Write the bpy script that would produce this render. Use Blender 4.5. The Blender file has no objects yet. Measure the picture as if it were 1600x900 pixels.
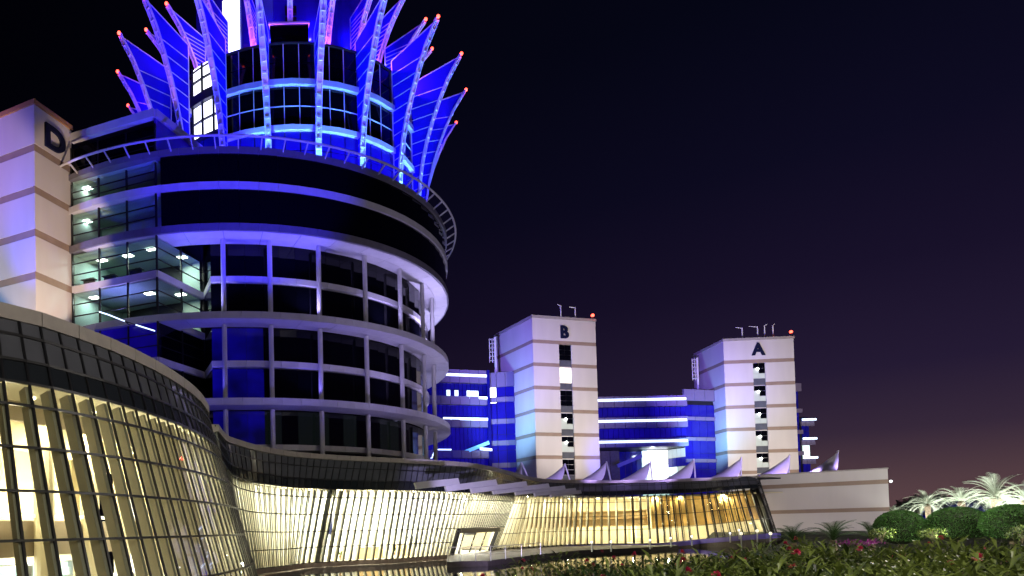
import bpy, math, random
from mathutils import Vector as V, Matrix
random.seed(7)
SC = bpy.context.scene
COL = SC.collection
R = math.radians
pi = math.pi

# ------------------------------------------------------------------ camera
F, PITCH, ROLL, SX, SY, EYE = 1056.0, .029, .0200, 456.0, 799.9, 2.9
cp, sp, cr, sr = math.cos(PITCH), math.sin(PITCH), math.cos(ROLL), math.sin(ROLL)
FW = V((0, cp, sp)); _u = V((0, -sp, cp)); _r = V((1, 0, 0))
RT = _r*cr - _u*sr; UP = _r*sr + _u*cr
cd = bpy.data.cameras.new('camera'); cam = bpy.data.objects.new('camera', cd); COL.objects.link(cam)
cam.matrix_world = Matrix(((RT.x, UP.x, -FW.x, 0), (RT.y, UP.y, -FW.y, 0), (RT.z, UP.z, -FW.z, EYE), (0, 0, 0, 1)))
cd.sensor_width = 36; cd.lens = F/1600*36; cd.shift_x = (800-SX)/1600; cd.shift_y = (SY-450)/1600
cd.clip_start = .1; cd.clip_end = 6000
SC.camera = cam

# ------------------------------------------------------------------ world: night sky with city glow low on the right
W = bpy.data.worlds.new('World'); SC.world = W; W.use_nodes = True
nt = W.node_tree; nt.nodes.clear()
n_out = nt.nodes.new('ShaderNodeOutputWorld'); n_bg = nt.nodes.new('ShaderNodeBackground')
n_tc = nt.nodes.new('ShaderNodeTexCoord'); n_sep = nt.nodes.new('ShaderNodeSeparateXYZ')
n_ramp = nt.nodes.new('ShaderNodeValToRGB')
nt.links.new(n_tc.outputs['Generated'], n_sep.inputs[0])
nt.links.new(n_sep.outputs['Z'], n_ramp.inputs[0])
e = n_ramp.color_ramp.elements
stops = [(0.0, (.112, .060, .064)), (.045, (.082, .045, .054)), (.10, (.036, .0210, .041)), (.17, (.0175, .0105, .0330)),
         (.28, (.0090, .0056, .0220)), (.40, (.0042, .0035, .0150)), (.55, (.0019, .0022, .0085)), (1.0, (.0005, .0006, .002))]
e[0].position, e[0].color = stops[0][0], (*stops[0][1], 1)
e[1].position, e[1].color = stops[1][0], (*stops[1][1], 1)
for p, c in stops[2:]:
    k = e.new(p); k.color = (*c, 1)
n_mul = nt.nodes.new('ShaderNodeMix'); n_mul.data_type = 'RGBA'; n_mul.blend_type = 'MULTIPLY'; n_mul.inputs[0].default_value = 1
n_az = nt.nodes.new('ShaderNodeMapRange'); n_az.inputs[1].default_value = -.45; n_az.inputs[2].default_value = .62
n_az.inputs[3].default_value = .10; n_az.inputs[4].default_value = 1.0
nt.links.new(n_sep.outputs['X'], n_az.inputs[0])
nt.links.new(n_ramp.outputs[0], n_mul.inputs[6]); nt.links.new(n_az.outputs[0], n_mul.inputs[7])
nt.links.new(n_mul.outputs[2], n_bg.inputs[0]); n_bg.inputs[1].default_value = 1.0
nt.links.new(n_bg.outputs[0], n_out.inputs[0])
# faint moonlight
sd = bpy.data.lights.new('moon', 'SUN'); sd.energy = .012; sd.angle = R(.5); sd.color = (.75, .82, 1)
so = bpy.data.objects.new('moon', sd); COL.objects.link(so); so.rotation_euler = (R(48), R(10), R(-35))
SC.view_settings.view_transform = 'Standard'; SC.view_settings.look = 'None'
SC.view_settings.exposure = 0; SC.view_settings.gamma = 1
SC.render.engine = 'CYCLES'
cy = SC.cycles
cy.use_denoising = True; cy.max_bounces = 6; cy.diffuse_bounces = 3; cy.glossy_bounces = 3; cy.transparent_max_bounces = 16
cy.transmission_bounces = 4; cy.caustics_reflective = False; cy.caustics_refractive = False; cy.sample_clamp_indirect = 4

def ray(x, y): return FW + RT*((x-SX)/F) - UP*((y-SY)/F)
def atz(x, y, z):
    d = ray(x, y); return d*((z-EYE)/d.z) + V((0, 0, EYE))
def aty(x, y, Y):
    d = ray(x, y); return d*(Y/d.y) + V((0, 0, EYE))

# ------------------------------------------------------------------ materials
MATS = {}
def mat(name, col, rough=.5, metal=0, spec=.5, emit=None, estr=0, noise=0, nscale=3, bump=0, bscale=30, alpha=None):
    m = bpy.data.materials.new(name); m.use_nodes = True; MATS[name] = m
    t = m.node_tree; b = t.nodes['Principled BSDF']
    b.inputs['Base Color'].default_value = (*col, 1); b.inputs['Roughness'].default_value = rough
    b.inputs['Metallic'].default_value = metal; b.inputs['Specular IOR Level'].default_value = spec
    if noise or bump:
        tc = t.nodes.new('ShaderNodeTexCoord')
    if noise:
        n = t.nodes.new('ShaderNodeTexNoise'); n.inputs['Scale'].default_value = nscale; n.inputs['Detail'].default_value = 5
        t.links.new(tc.outputs['Object'], n.inputs['Vector'])
        r = t.nodes.new('ShaderNodeValToRGB')
        r.color_ramp.elements[0].position = .3; r.color_ramp.elements[1].position = .7
        r.color_ramp.elements[0].color = (*[c*(1-noise) for c in col], 1); r.color_ramp.elements[1].color = (*[min(1, c*(1+noise)) for c in col], 1)
        t.links.new(n.outputs[0], r.inputs[0]); t.links.new(r.outputs[0], b.inputs['Base Color'])
    if bump:
        n2 = t.nodes.new('ShaderNodeTexNoise'); n2.inputs['Scale'].default_value = bscale; n2.inputs['Detail'].default_value = 4
        t.links.new(tc.outputs['Object'], n2.inputs['Vector'])
        bp = t.nodes.new('ShaderNodeBump'); bp.inputs['Strength'].default_value = bump; bp.inputs['Distance'].default_value = .05
        t.links.new(n2.outputs[0], bp.inputs['Height']); t.links.new(bp.outputs[0], b.inputs['Normal'])
    if emit:
        b.inputs['Emission Color'].default_value = (*emit, 1); b.inputs['Emission Strength'].default_value = estr
    return m
def glass(name, tint=(.9, .93, .9), refl=.06, rough=.02):
    m = bpy.data.materials.new(name); m.use_nodes = True; MATS[name] = m
    t = m.node_tree; t.nodes.clear()
    o = t.nodes.new('ShaderNodeOutputMaterial'); tr = t.nodes.new('ShaderNodeBsdfTransparent'); g = t.nodes.new('ShaderNodeBsdfGlossy')
    tr.inputs[0].default_value = (*tint, 1); g.inputs[0].default_value = (.9, .9, 1, 1); g.inputs[1].default_value = rough
    lw = t.nodes.new('ShaderNodeLayerWeight'); lw.inputs[0].default_value = .5
    pw = t.nodes.new('ShaderNodeMath'); pw.operation = 'POWER'; pw.inputs[1].default_value = 3.5
    ma = t.nodes.new('ShaderNodeMath'); ma.operation = 'MULTIPLY_ADD'; ma.inputs[1].default_value = .55; ma.inputs[2].default_value = refl*.5
    t.links.new(lw.outputs['Facing'], pw.inputs[0]); t.links.new(pw.outputs[0], ma.inputs[0])
    mx = t.nodes.new('ShaderNodeMixShader'); t.links.new(ma.outputs[0], mx.inputs[0])
    t.links.new(tr.outputs[0], mx.inputs[1]); t.links.new(g.outputs[0], mx.inputs[2]); t.links.new(mx.outputs[0], o.inputs[0])
    return m
def leafmat(name, c1, c2, trans=.25, rough=.45):
    m = bpy.data.materials.new(name); m.use_nodes = True; MATS[name] = m
    t = m.node_tree; b = t.nodes['Principled BSDF']; b.inputs['Roughness'].default_value = rough
    g = t.nodes.new('ShaderNodeNewGeometry'); r = t.nodes.new('ShaderNodeValToRGB')
    r.color_ramp.elements[0].color = (*c1, 1); r.color_ramp.elements[1].color = (*c2, 1)
    t.links.new(g.outputs['Random Per Island'], r.inputs[0]); t.links.new(r.outputs[0], b.inputs['Base Color'])
    tl = t.nodes.new('ShaderNodeBsdfTranslucent'); t.links.new(r.outputs[0], tl.inputs[0])
    mx = t.nodes.new('ShaderNodeMixShader'); mx.inputs[0].default_value = trans
    t.links.new(b.outputs[0], mx.inputs[1]); t.links.new(tl.outputs[0], mx.inputs[2])
    t.links.new(mx.outputs[0], t.nodes['Material Output'].inputs[0])
    return m
def sailmat(name, col):
    m = bpy.data.materials.new(name); m.use_nodes = True; MATS[name] = m
    t = m.node_tree; t.nodes.clear()
    o = t.nodes.new('ShaderNodeOutputMaterial'); d = t.nodes.new('ShaderNodeBsdfDiffuse'); tl = t.nodes.new('ShaderNodeBsdfTranslucent')
    for n in (d, tl): n.inputs[0].default_value = (*col, 1)
    mx = t.nodes.new('ShaderNodeMixShader'); mx.inputs[0].default_value = .45
    t.links.new(d.outputs[0], mx.inputs[1]); t.links.new(tl.outputs[0], mx.inputs[2]); t.links.new(mx.outputs[0], o.inputs[0])
    return m
M = MATS
mat('alu_white', (.62, .60, .62), .38, 0, .5, noise=.06, nscale=1.2)
mat('alu_grey', (.42, .40, .42), .35, .2, .5, noise=.08, nscale=2)
mat('alu_dark', (.20, .19, .22), .35, .2, .5, noise=.08, nscale=2)
mat('coping_stone', (.40, .36, .33), .6, noise=.10, nscale=2.5)
rw = mat('render_wall', (.66, .61, .58), .85, noise=.055, nscale=1.0, bump=.1, bscale=60)
for n_ in rw.node_tree.nodes:
    if n_.type == 'TEX_NOISE' and n_.inputs['Scale'].default_value == 1.0:
        mp = rw.node_tree.nodes.new('ShaderNodeMapping'); mp.inputs['Scale'].default_value = (.45, .45, .09)
        rw.node_tree.links.new(n_.inputs['Vector'].links[0].from_socket, mp.inputs[0]); rw.node_tree.links.new(mp.outputs[0], n_.inputs['Vector'])
mat('band_brown', (.33, .24, .18), .85, noise=.08, nscale=1)
mat('letter_blue', (.006, .008, .035), .8, 0, .15)
mat('coping_warm_brown', (.50, .24, .10), .8)  # stronger brown: the warm flood light is put into this colour
mat('dim_office', (.006, .007, .01), .06, emit=(.35, .55, .45), estr=.007)
mat('dark_glass', (.0015, .0018, .004), .05, 0, .28)
mat('fin_dark', (.52, .47, .34), .55)
mat('kerb_dark', (.07, .055, .05), .7, noise=.2, nscale=3)
mat('spandrel_glass', (.11, .115, .135), .10, 0, .6, noise=.15, nscale=.9)
mat('spandrel_dark', (.022, .026, .032), .14, 0, .5)
mat('blue_glow_glass', (.012, .010, .20), .16, 0, .5, emit=(.025, .004, 1), estr=.14)  # blue LED light on the glass is put in as its own emission
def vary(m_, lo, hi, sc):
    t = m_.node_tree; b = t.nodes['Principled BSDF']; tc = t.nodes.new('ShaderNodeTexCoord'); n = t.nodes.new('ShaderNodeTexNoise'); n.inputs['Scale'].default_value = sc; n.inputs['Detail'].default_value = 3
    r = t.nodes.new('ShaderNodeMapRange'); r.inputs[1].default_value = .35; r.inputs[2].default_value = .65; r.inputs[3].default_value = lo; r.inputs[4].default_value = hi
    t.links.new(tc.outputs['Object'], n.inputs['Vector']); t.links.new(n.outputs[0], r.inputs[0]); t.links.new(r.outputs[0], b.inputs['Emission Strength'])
vary(MATS['blue_glow_glass'], .04, .16, .30)
mat('blue_glow_glass_dim', (.008, .008, .12), .14, 0, .5, emit=(.012, .003, 1), estr=.10)  # dimmer glass, its blue light also put in as emission
vary(MATS['blue_glow_glass_dim'], .02, .16, .35)
mat('frame_black', (.010, .010, .012), .4)
mat('frame_dark', (.03, .03, .035), .4, .4)
mat('beam_white', (.78, .74, .80), .5)
sailmat('sail_mesh', (.05, .03, .85))
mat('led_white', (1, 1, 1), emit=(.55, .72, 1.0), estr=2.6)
mat('led_teal', (.3, .6, .8), emit=(.10, .45, 1.0), estr=.8)
mat('red_lamp', (1, .1, .05), emit=(1, .07, .04), estr=7)
mat('lit_white', (1, 1, 1), emit=(.93, .96, 1.0), estr=2.6)
mat('lit_dim', (.3, .3, .3), emit=(.60, .70, .60), estr=.5)
mat('lit_warm', (1, 1, 1), emit=(1, .90, .66), estr=1.3)
mat('lit_teal', (1, 1, 1), emit=(.62, .90, .86), estr=1.1)
mat('lamp_white', (1, 1, 1), emit=(.95, 1, .96), estr=14)
mat('lamp_warm', (1, 1, 1), emit=(1, .88, .58), estr=14)
glass('clear_glass')
mat('fin_beige', (.70, .64, .48), .55)
mat('int_wall', (.72, .63, .42), .8, noise=.05, nscale=.7)
mat('int_white', (.82, .80, .72), .8)
mat('int_ceiling', (.80, .73, .52), .8)
mat('int_floor', (.45, .40, .30), .3)
mat('int_bulk', (.36, .29, .20), .7)
mat('wood', (.22, .12, .05), .6, noise=.3, nscale=6)
mat('wood_pale', (.42, .28, .12), .6, noise=.2, nscale=6)
mat('amber', (.80, .52, .17), .8, noise=.12, nscale=2)
mat('office_wall', (.34, .48, .45), .8)
mat('office_dark', (.03, .035, .04), .6)
mat('kerb_stone', (.20, .15, .12), .7, noise=.2, nscale=3)
mat('paving', (.30, .27, .25), .7, noise=.15, nscale=4)
mat('purple_tile', (.10, .07, .42), .5)
mat('link_fascia', (.17, .14, .24), .45)
mat('membrane', (.80, .78, .84), .7)
mat('steel', (.55, .55, .58), .3, .8)
mat('trunk', (.16, .12, .08), .9, noise=.3, nscale=8)
mat('soil', (.05, .038, .025), .95, noise=.3, nscale=2)
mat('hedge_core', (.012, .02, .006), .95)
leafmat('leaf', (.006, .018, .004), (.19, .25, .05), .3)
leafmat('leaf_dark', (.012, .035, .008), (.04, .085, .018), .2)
leafmat('leaf_topiary', (.018, .068, .012), (.06, .14, .025), .15)
leafmat('leaf_palm', (.34, .40, .28), (.52, .56, .44), .3)
leafmat('leaf_tree', (.012, .018, .012), (.03, .04, .02), .1)
leafmat('petal_red', (.34, .012, .05), (.62, .035, .12), .3)
leafmat('petal_purple', (.16, .015, .16), (.36, .03, .28), .3)
mat('white_paint', (.8, .8, .8), .5)
# ground
g = mat('ground_soil', (.045, .05, .028), .95, noise=.35, nscale=.25, bump=.3, bscale=6)
# water
wm = mat('pond_water', (.004, .008, .009), .03, 0, .6)
t = wm.node_tree; tc = t.nodes.new('ShaderNodeTexCoord'); nn = t.nodes.new('ShaderNodeTexNoise'); nn.inputs['Scale'].default_value = 1.4; nn.inputs['Detail'].default_value = 3
bp = t.nodes.new('ShaderNodeBump'); bp.inputs['Strength'].default_value = .05; bp.inputs['Distance'].default_value = .1
t.links.new(tc.outputs['Object'], nn.inputs['Vector']); t.links.new(nn.outputs[0], bp.inputs['Height']); t.links.new(bp.outputs[0], t.nodes['Principled BSDF'].inputs['Normal'])

# ------------------------------------------------------------------ mesh helpers
class MB:
    def __init__(s): s.v = []; s.f = []
    def add(s, vs, fs):
        n = len(s.v); s.v += [V(p) for p in vs]; s.f += [tuple(i+n for i in f) for f in fs]; return s
    def hexa(s, b, t):  # b, t: four corner points each, same winding
        n = len(b); idx = [tuple(reversed(range(n))), tuple(range(n, 2*n))]
        for i in range(n): idx.append((i, (i+1) % n, n+(i+1) % n, n+i))
        return s.add(list(b)+list(t), idx)
    def box(s, c, sx, sy, sz, ang=0):
        c = V(c); ca, sa = math.cos(ang), math.sin(ang)
        q = [V((ca*x-sa*y, sa*x+ca*y, 0)) for x, y in ((-sx/2, -sy/2), (sx/2, -sy/2), (sx/2, sy/2), (-sx/2, sy/2))]
        return s.hexa([c+p-V((0, 0, sz/2)) for p in q], [c+p+V((0, 0, sz/2)) for p in q])
    def prism(s, poly, z0, z1):
        return s.hexa([V((p[0], p[1], z0)) for p in poly], [V((p[0], p[1], z1)) for p in poly])
    def bar(s, a, b, w, d, side=None):  # rectangular bar a->b; w along side, d across
        a, b = V(a), V(b); ax = (b-a).normalized()
        if side is None: side = ax.cross(V((0, 0, 1)))
        side = V(side); side = side-ax*side.dot(ax)
        if side.length < 1e-5: side = V((1, 0, 0))-ax*ax.x
        side.normalize(); o = ax.cross(side)
        q = [side*(i*w/2)+o*(j*d/2) for i, j in ((-1, -1), (1, -1), (1, 1), (-1, 1))]
        return s.hexa([a+p for p in q], [b+p for p in q])
    def tube(s, pts, rads, n=8):
        pts = [V(p) for p in pts]
        if not hasattr(rads, '__len__'): rads = [rads]*len(pts)
        base = len(s.v); ref = V((0, 0, 1))
        for i, p in enumerate(pts):
            d = (pts[min(i+1, len(pts)-1)]-pts[max(i-1, 0)]).normalized()
            a = d.cross(ref if abs(d.z) < .95 else V((1, 0, 0))).normalized(); b = d.cross(a)
            for k in range(n):
                t = 2*pi*k/n; s.v.append(p+(a*math.cos(t)+b*math.sin(t))*rads[i])
        for i in range(len(pts)-1):
            for k in range(n):
                s.f.append((base+i*n+k, base+i*n+(k+1) % n, base+(i+1)*n+(k+1) % n, base+(i+1)*n+k))
        s.f.append(tuple(base+k for k in reversed(range(n)))); s.f.append(tuple(base+(len(pts)-1)*n+k for k in range(n)))
        return s
    def quad(s, a, b, c, d): return s.add([a, b, c, d], [(0, 1, 2, 3)])
    def sphere(s, c, r, nu=10, nv=6, sz=1):
        c = V(c); base = len(s.v)
        for j in range(1, nv):
            for i in range(nu):
                a, b = 2*pi*i/nu, pi*j/nv
                s.v.append(c+V((r*math.sin(b)*math.cos(a), r*math.sin(b)*math.sin(a), r*sz*math.cos(b))))
        s.v.append(c+V((0, 0, r*sz))); s.v.append(c-V((0, 0, r*sz))); t_, b_ = len(s.v)-2, len(s.v)-1
        for j in range(nv-2):
            for i in range(nu):
                s.f.append((base+j*nu+i, base+(j+1)*nu+i, base+(j+1)*nu+(i+1) % nu, base+j*nu+(i+1) % nu))
        for i in range(nu):
            s.f.append((t_, base+i, base+(i+1) % nu)); s.f.append((b_, base+(nv-2)*nu+(i+1) % nu, base+(nv-2)*nu+i))
        return s
    def mesh(s, name, m, org=None):
        me = bpy.data.meshes.new(name)
        o = org or V((0, 0, 0))
        me.from_pydata([tuple(p-o) for p in s.v], [], s.f)
        if m: me.materials.append(MATS[m] if isinstance(m, str) else m)
        me.update(); return me
ORG = {}
def origin_of(o):
    while o.parent: o = o.parent
    return ORG.get(o.name, V((0, 0, 0)))
def tag(o, label=None, cat=None, group=None, kind=None):
    for k, v in (('label', label), ('category', cat), ('group', group), ('kind', kind)):
        if v: o[k] = v
    return o
def thing(name, loc, label, cat, group=None):
    o = bpy.data.objects.new(name, None); COL.objects.link(o); o.location = loc; o.empty_display_size = .5
    ORG[o.name] = V(loc); return tag(o, label, cat, group)
def part(name, mb, m, parent=None, label=None, kind=None, smooth=False):
    org = origin_of(parent) if parent else None
    me = mb.mesh(name, m, org)
    if smooth:
        for p in me.polygons: p.use_smooth = True
    o = bpy.data.objects.new(name, me); COL.objects.link(o)
    if parent: o.parent = parent
    return tag(o, label, None, None, kind)
def link(name, me, parent, loc=(0, 0, 0), rot=(0, 0, 0), scale=(1, 1, 1)):
    o = bpy.data.objects.new(name, me); COL.objects.link(o); o.parent = parent; o.location = loc; o.rotation_euler = rot; o.scale = scale
    return o
def copy_tree(o, parent=None):
    c = o.copy(); COL.objects.link(c); c.parent = parent
    if o.name in ORG: ORG[c.name] = ORG[o.name]
    for ch in list(o.children): copy_tree(ch, c)
    return c
def lamp(name, kind, loc, energy, col, size=.1, target=None, angle=None, blend=.5, parent=None):
    d = bpy.data.lights.new(name, kind); d.energy = energy; d.color = col
    if kind == 'AREA': d.shape = 'DISK'; d.size = size
    else: d.shadow_soft_size = size
    if kind == 'SPOT': d.spot_size = R(angle); d.spot_blend = blend
    o = bpy.data.objects.new(name, d); COL.objects.link(o); o.location = loc
    if target is not None:
        o.rotation_euler = (V(target)-V(loc)).to_track_quat('-Z', 'Y').to_euler()
    return o
def splines(pts, s):  # Catmull-Rom through tuples, s in 0..len-1
    n = len(pts); i = min(int(s), n-2); u = s-i
    p = [pts[max(0, min(n-1, j))] for j in (i-1, i, i+1, i+2)]
    out = []
    for a, b, c, d in zip(*p):
        out.append(.5*((2*b)+(-a+c)*u+(2*a-5*b+4*c-d)*u*u+(-a+3*b-3*c+d)*u**3))
    return out

# ================================================================== GROUND AND WATER
def shore(y):  # x of the near bank's edge at a given y
    return 2.0+.12*max(0, y-2) if y < 13 else min(52, 3.32+(y-13)*.86)
def ground_h(x, y):
    edge = shore(y)
    d = x-edge
    if y < -2: d += (-2-y)*2
    land = 1.25+.5*max(0, min(1, (y-25)/45))
    h = -.7+(land+.7)*max(0, min(1, (d+.4)/1.6))
    if y > 90: h = max(h, -.7+(1.3+.7)*min(1, (y-90)/6))
    if x < 30 and y > 53+max(0, x): h = max(h, .3)
    if x < -14: h = max(h, min(1.3, (-14-x)*.5-.7))
    return h
gm = MB(); xs = [-3000, -900, -300, -120, -60, -30]+[x*1.5-20 for x in range(0, 62)]+[90, 120, 200, 400, 1000, 3000]
ys = [-600, -200, -60, -20]+[y*1.5-8 for y in range(0, 66)]+[110, 140, 220, 500, 1200, 3000, 5500]
for y in ys:
    for x in xs: gm.v.append(V((x, y, ground_h(x, y))))
nx = len(xs)
for j in range(len(ys)-1):
    for i in range(nx-1): gm.f.append((j*nx+i, j*nx+i+1, (j+1)*nx+i+1, (j+1)*nx+i))
tag(part('ground', gm, 'ground_soil', smooth=True), kind='structure')
tag(part('pond_water', MB().quad((-40, -30, 0), (90, -30, 0), (90, 82, 0), (-40, 82, 0)), 'pond_water'), kind='structure')

# ================================================================== PAVILIONS (ruled glass walls)
def build_pavilion(root, ctrl, n, sprows, glrows, style):
    """ctrl: list of (top point, base point, spandrel fraction)"""
    tup = [tuple(t)+tuple(b)+(f,) for t, b, f in ctrl]
    # arc-length resample on the mid height
    K = 40*(len(tup)-1); smp = [splines(tup, k/40) for k in range(K+1)]
    L = [0]
    for a, b in zip(smp, smp[1:]):
        L.append(L[-1]+math.dist([(a[i]+a[i+3])/2 for i in range(3)], [(b[i]+b[i+3])/2 for i in range(3)]))
    cols = []; j = 0
    for i in range(n+1):
        tgt = L[-1]*i/n
        while j < K-1 and L[j+1] < tgt: j += 1
        u = (tgt-L[j])/max(1e-9, L[j+1]-L[j])
        q = [a+(b-a)*u for a, b in zip(smp[j], smp[j+1])]
        cols.append((V(q[0:3]), V(q[3:6]), q[6]))
    def P(i, f): return cols[i][0].lerp(cols[i][1], f)
    nrm = []
    for i in range(n+1):
        a, b = cols[max(0, i-1)], cols[min(n, i+1)]
        tg = (b[0]+b[1])-(a[0]+a[1]); nn = tg.cross(V((0, 0, 1))); nn.z = 0; nn.normalize()
        nrm.append(nn)
    def fr(i, kind, r):
        s = cols[i][2]
        return s*sprows[r] if kind == 's' else s+(1-s)*glrows[r]
    # coping
    for i in range(0, n, 2):
        k = min(n, i+2)
        if k == i: continue
        a, b = cols[i][0], cols[k][0]; tg = (b-a).normalized()*.012
        na, nb = nrm[i], nrm[k]; z = V((0, 0, 1))
        if style.get('cope_mid'): pass
        lo = [a+tg+na*.18-z*.30, b-tg+nb*.18-z*.30, b-tg-nb*.5-z*.30, a+tg-na*.5-z*.30]
        hi = [p+z*.34 for p in lo]
        part('coping_panel', MB().hexa(lo, hi), 'coping_stone', root)
    def panel(i, f0, f1, f0b, f1b, off, th, g=.022):
        a, b, c, d = P(i, f0), P(i+1, f0b), P(i+1, f1b), P(i, f1)
        h = (b-a).normalized()*g; w = (d-a).normalized()*g
        na = nrm[i]*.5+nrm[i+1]*.5
        q = [p_+na*random.uniform(-.007, .007) for p_ in (a+h+w, b-h+w, c-h-w, d+h-w)]
        return MB().hexa([p+na*off for p in q], [p+na*(off-th) for p in q])
    order = sorted(range(n), key=lambda i: (cols[i][0]).length)
    cnt = {'pane': 0}; rest = MB()
    skip = style.get('skip', lambda i, r: False)
    for i in order:
        for r in range(len(sprows)-1):
            m = 'spandrel_dark' if r == len(sprows)-2 else 'spandrel_glass'
            part('spandrel_panel', panel(i, fr(i, 's', r), fr(i, 's', r+1), fr(i+1, 's', r), fr(i+1, 's', r+1), 0+random.uniform(-.008, .008), .04), m, root)
        for r in range(len(glrows)-1):
            if skip(i, r): continue
            p = panel(i, fr(i, 'g', r), fr(i, 'g', r+1), fr(i+1, 'g', r), fr(i+1, 'g', r+1), 0, .03)
            cnt['pane'] += 1
            if cnt['pane'] <= 300: part('pane', p, 'clear_glass', root)
            else:
                rest.add(p.v, p.f)
    if rest.v: part('pane_run', rest, 'clear_glass', root, kind='stuff')
    # backing behind spandrels
    bk = MB()
    for i in range(n):
        a, b, c, d = P(i, .02), P(i+1, .02), P(i+1, cols[i+1][2]-.005), P(i, cols[i][2]-.005)
        bk.hexa([a-nrm[i]*.06, b-nrm[i+1]*.06, c-nrm[i+1]*.06, d-nrm[i]*.06], [a-nrm[i]*.12, b-nrm[i+1]*.12, c-nrm[i+1]*.12, d-nrm[i]*.12])
    part('spandrel_backing', bk, 'frame_black', root)
    # mullions, transoms, inner fins
    mw = style.get('mw', .05)
    for i in range(n+1):
        tg = (cols[min(n, i+1)][0]-cols[max(0, i-1)][0])
        b_end = style.get('mull_end', lambda i: 1.0)(i)
        part('mullion', MB().bar(P(i, .0)+nrm[i]*.01, P(i, b_end)+nrm[i]*.01, mw, style.get('md', .10), tg), 'frame_black', root)
        f0 = cols[i][2]+.012
        dep, th = style.get('fin', (.45, .10))
        if style.get('fins', True):
            a, b = P(i, f0)-nrm[i]*(.10+dep/2), P(i, b_end if b_end < 1 else .995)-nrm[i]*(.10+dep/2)
            part('support_fin', MB().bar(a, b, th, dep, tg), (style['finpick'](cols[i][1]) if 'finpick' in style else style.get('finmat', 'fin_beige')), root)
    for kind, rows in (('s', sprows), ('g', glrows)):
        for r in range(len(rows)):
            if kind == 's' and r in (0, len(rows)-1): continue
            tb = MB()
            for i in range(n):
                if kind == 'g' and r > 0 and skip(i, r-1) and skip(i, min(r, len(glrows)-2)): continue
                a, b = P(i, fr(i, kind, r)), P(i+1, fr(i+1, kind, r))
                tb.bar(a+nrm[i]*.015, b+nrm[i+1]*.015, style.get('tw', .05), .08, V((0, 0, 1)))
            part('transom', tb, 'frame_black', root)
    return cols, nrm, P

def offset_pts(cols, nrm, f, d, step=1):
    return [(cols[i][0].lerp(cols[i][1], f)-nrm[i]*d) for i in range(0, len(cols), step)]
def ribbon(pts, z0, z1, th, nrm=None):
    mb = MB()
    for k in range(len(pts)-1):
        a, b = pts[k], pts[k+1]; t = (b-a); nn = V((t.y, -t.x, 0)).normalized()*th
        lo = [V((a.x, a.y, z0)), V((b.x, b.y, z0)), V((b.x, b.y, z0))-nn, V((a.x, a.y, z0))-nn]
        mb.hexa(lo, [V((p.x, p.y, z1)) for p in lo])
    return mb
def strip(pa, pb, z, th=.12):
    mb = MB()
    for k in range(len(pa)-1):
        q = [pa[k], pa[k+1], pb[k+1], pb[k]]
        mb.hexa([V((p.x, p.y, z)) for p in q], [V((p.x, p.y, z+th)) for p in q])
    return mb

ZT = 8.2
# ---- near pavilion
tops = [(-95, 461), (-45, 469), (0, 478), (50, 490), (100, 507), (150, 525), (200, 547), (250, 573), (286, 597), (309, 618), (321, 643)]
T = [atz(x, y, ZT) for x, y in tops]
near = []
for i, p in enumerate(T):
    a, b = T[max(0, i-1)], T[min(len(T)-1, i+1)]; n_ = (b-a).cross(V((0, 0, 1))); n_.z = 0; n_.normalize()
    near.append((p, V((p.x, p.y, .45))+n_*2.15, .235))
# continue the curve round behind the visible edge
a, b = near[-2], near[-1]
extra = [(V((-4.6, 30.6, ZT)), V((-3.7, 32.5, .45)), .235), (V((-7.6, 32.6, ZT)), V((-7.2, 34.7, .45)), .235)]
pav1 = thing('glass_pavilion', (-6, 20, .45), 'near leaning glass pavilion with dark upper panels and cream lit interior at the left edge', 'pavilion')
c1, n1, P1 = build_pavilion(pav1, near+extra, 36, [0, .36, .70, 1], [0, .09, .255, .42, .60, .80, 1], dict(mw=.06, md=.05, tw=.06, fin=(.28, .12), finmat='fin_dark'))
inn = [(-11.5+i*.15, 12+i*1.6) for i in range(13)]
pi_ = offset_pts(c1, n1, .5, 6.5)
pf_ = offset_pts(c1, n1, .99, .15); pc_ = offset_pts(c1, n1, .24, .2)
part('interior_floor', strip(pf_, pi_, .40, .06), 'int_floor', pav1)
part('ceiling', strip(pc_, pi_, 6.42, .10), 'int_ceiling', pav1)
part('roof', strip(offset_pts(c1, n1, 0, .4), pi_, 7.9, .15), 'frame_dark', pav1)
part('back_wall', ribbon(offset_pts(c1, n1, .5, 6.3), .46, 6.42, .2), 'int_wall', pav1)
part('mezzanine_front', ribbon(offset_pts(c1, n1, .5, 3.4), 2.35, 3.35, .15), 'int_bulk', pav1)
part('mezzanine_floor', strip(offset_pts(c1, n1, .5, 3.45), offset_pts(c1, n1, .5, 6.25), 2.5, .12), 'int_ceiling', pav1)
part('ceiling_ring', ribbon(offset_pts(c1, n1, .5, 4.6), 5.5, 6.4, .15), 'int_ceiling', pav1)
part('cove_strip', ribbon(offset_pts(c1, n1, .5, 3.25), 3.42, 3.52, .06), 'lit_warm', pav1)
part('ceiling_fold', ribbon(offset_pts(c1, n1, .5, 2.6), 5.9, 6.41, .12), 'int_bulk', pav1)
for k in range(3, 34, 2):
    for dd in (1.4, 3.2):
        p = c1[k][0].lerp(c1[k][1], .24)-n1[k]*dd; part('ceiling_light', MB().tube([(p.x, p.y, 6.41), (p.x, p.y, 6.37)], .11, 10), 'lamp_warm', pav1)
for k in range(4, 32, 4):
    p = offset_pts(c1, n1, .5, 3.2)[k]; part('round_column', MB().tube([(p.x, p.y, .46), (p.x, p.y, 6.4)], .28, 14), 'int_wall', pav1)
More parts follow.
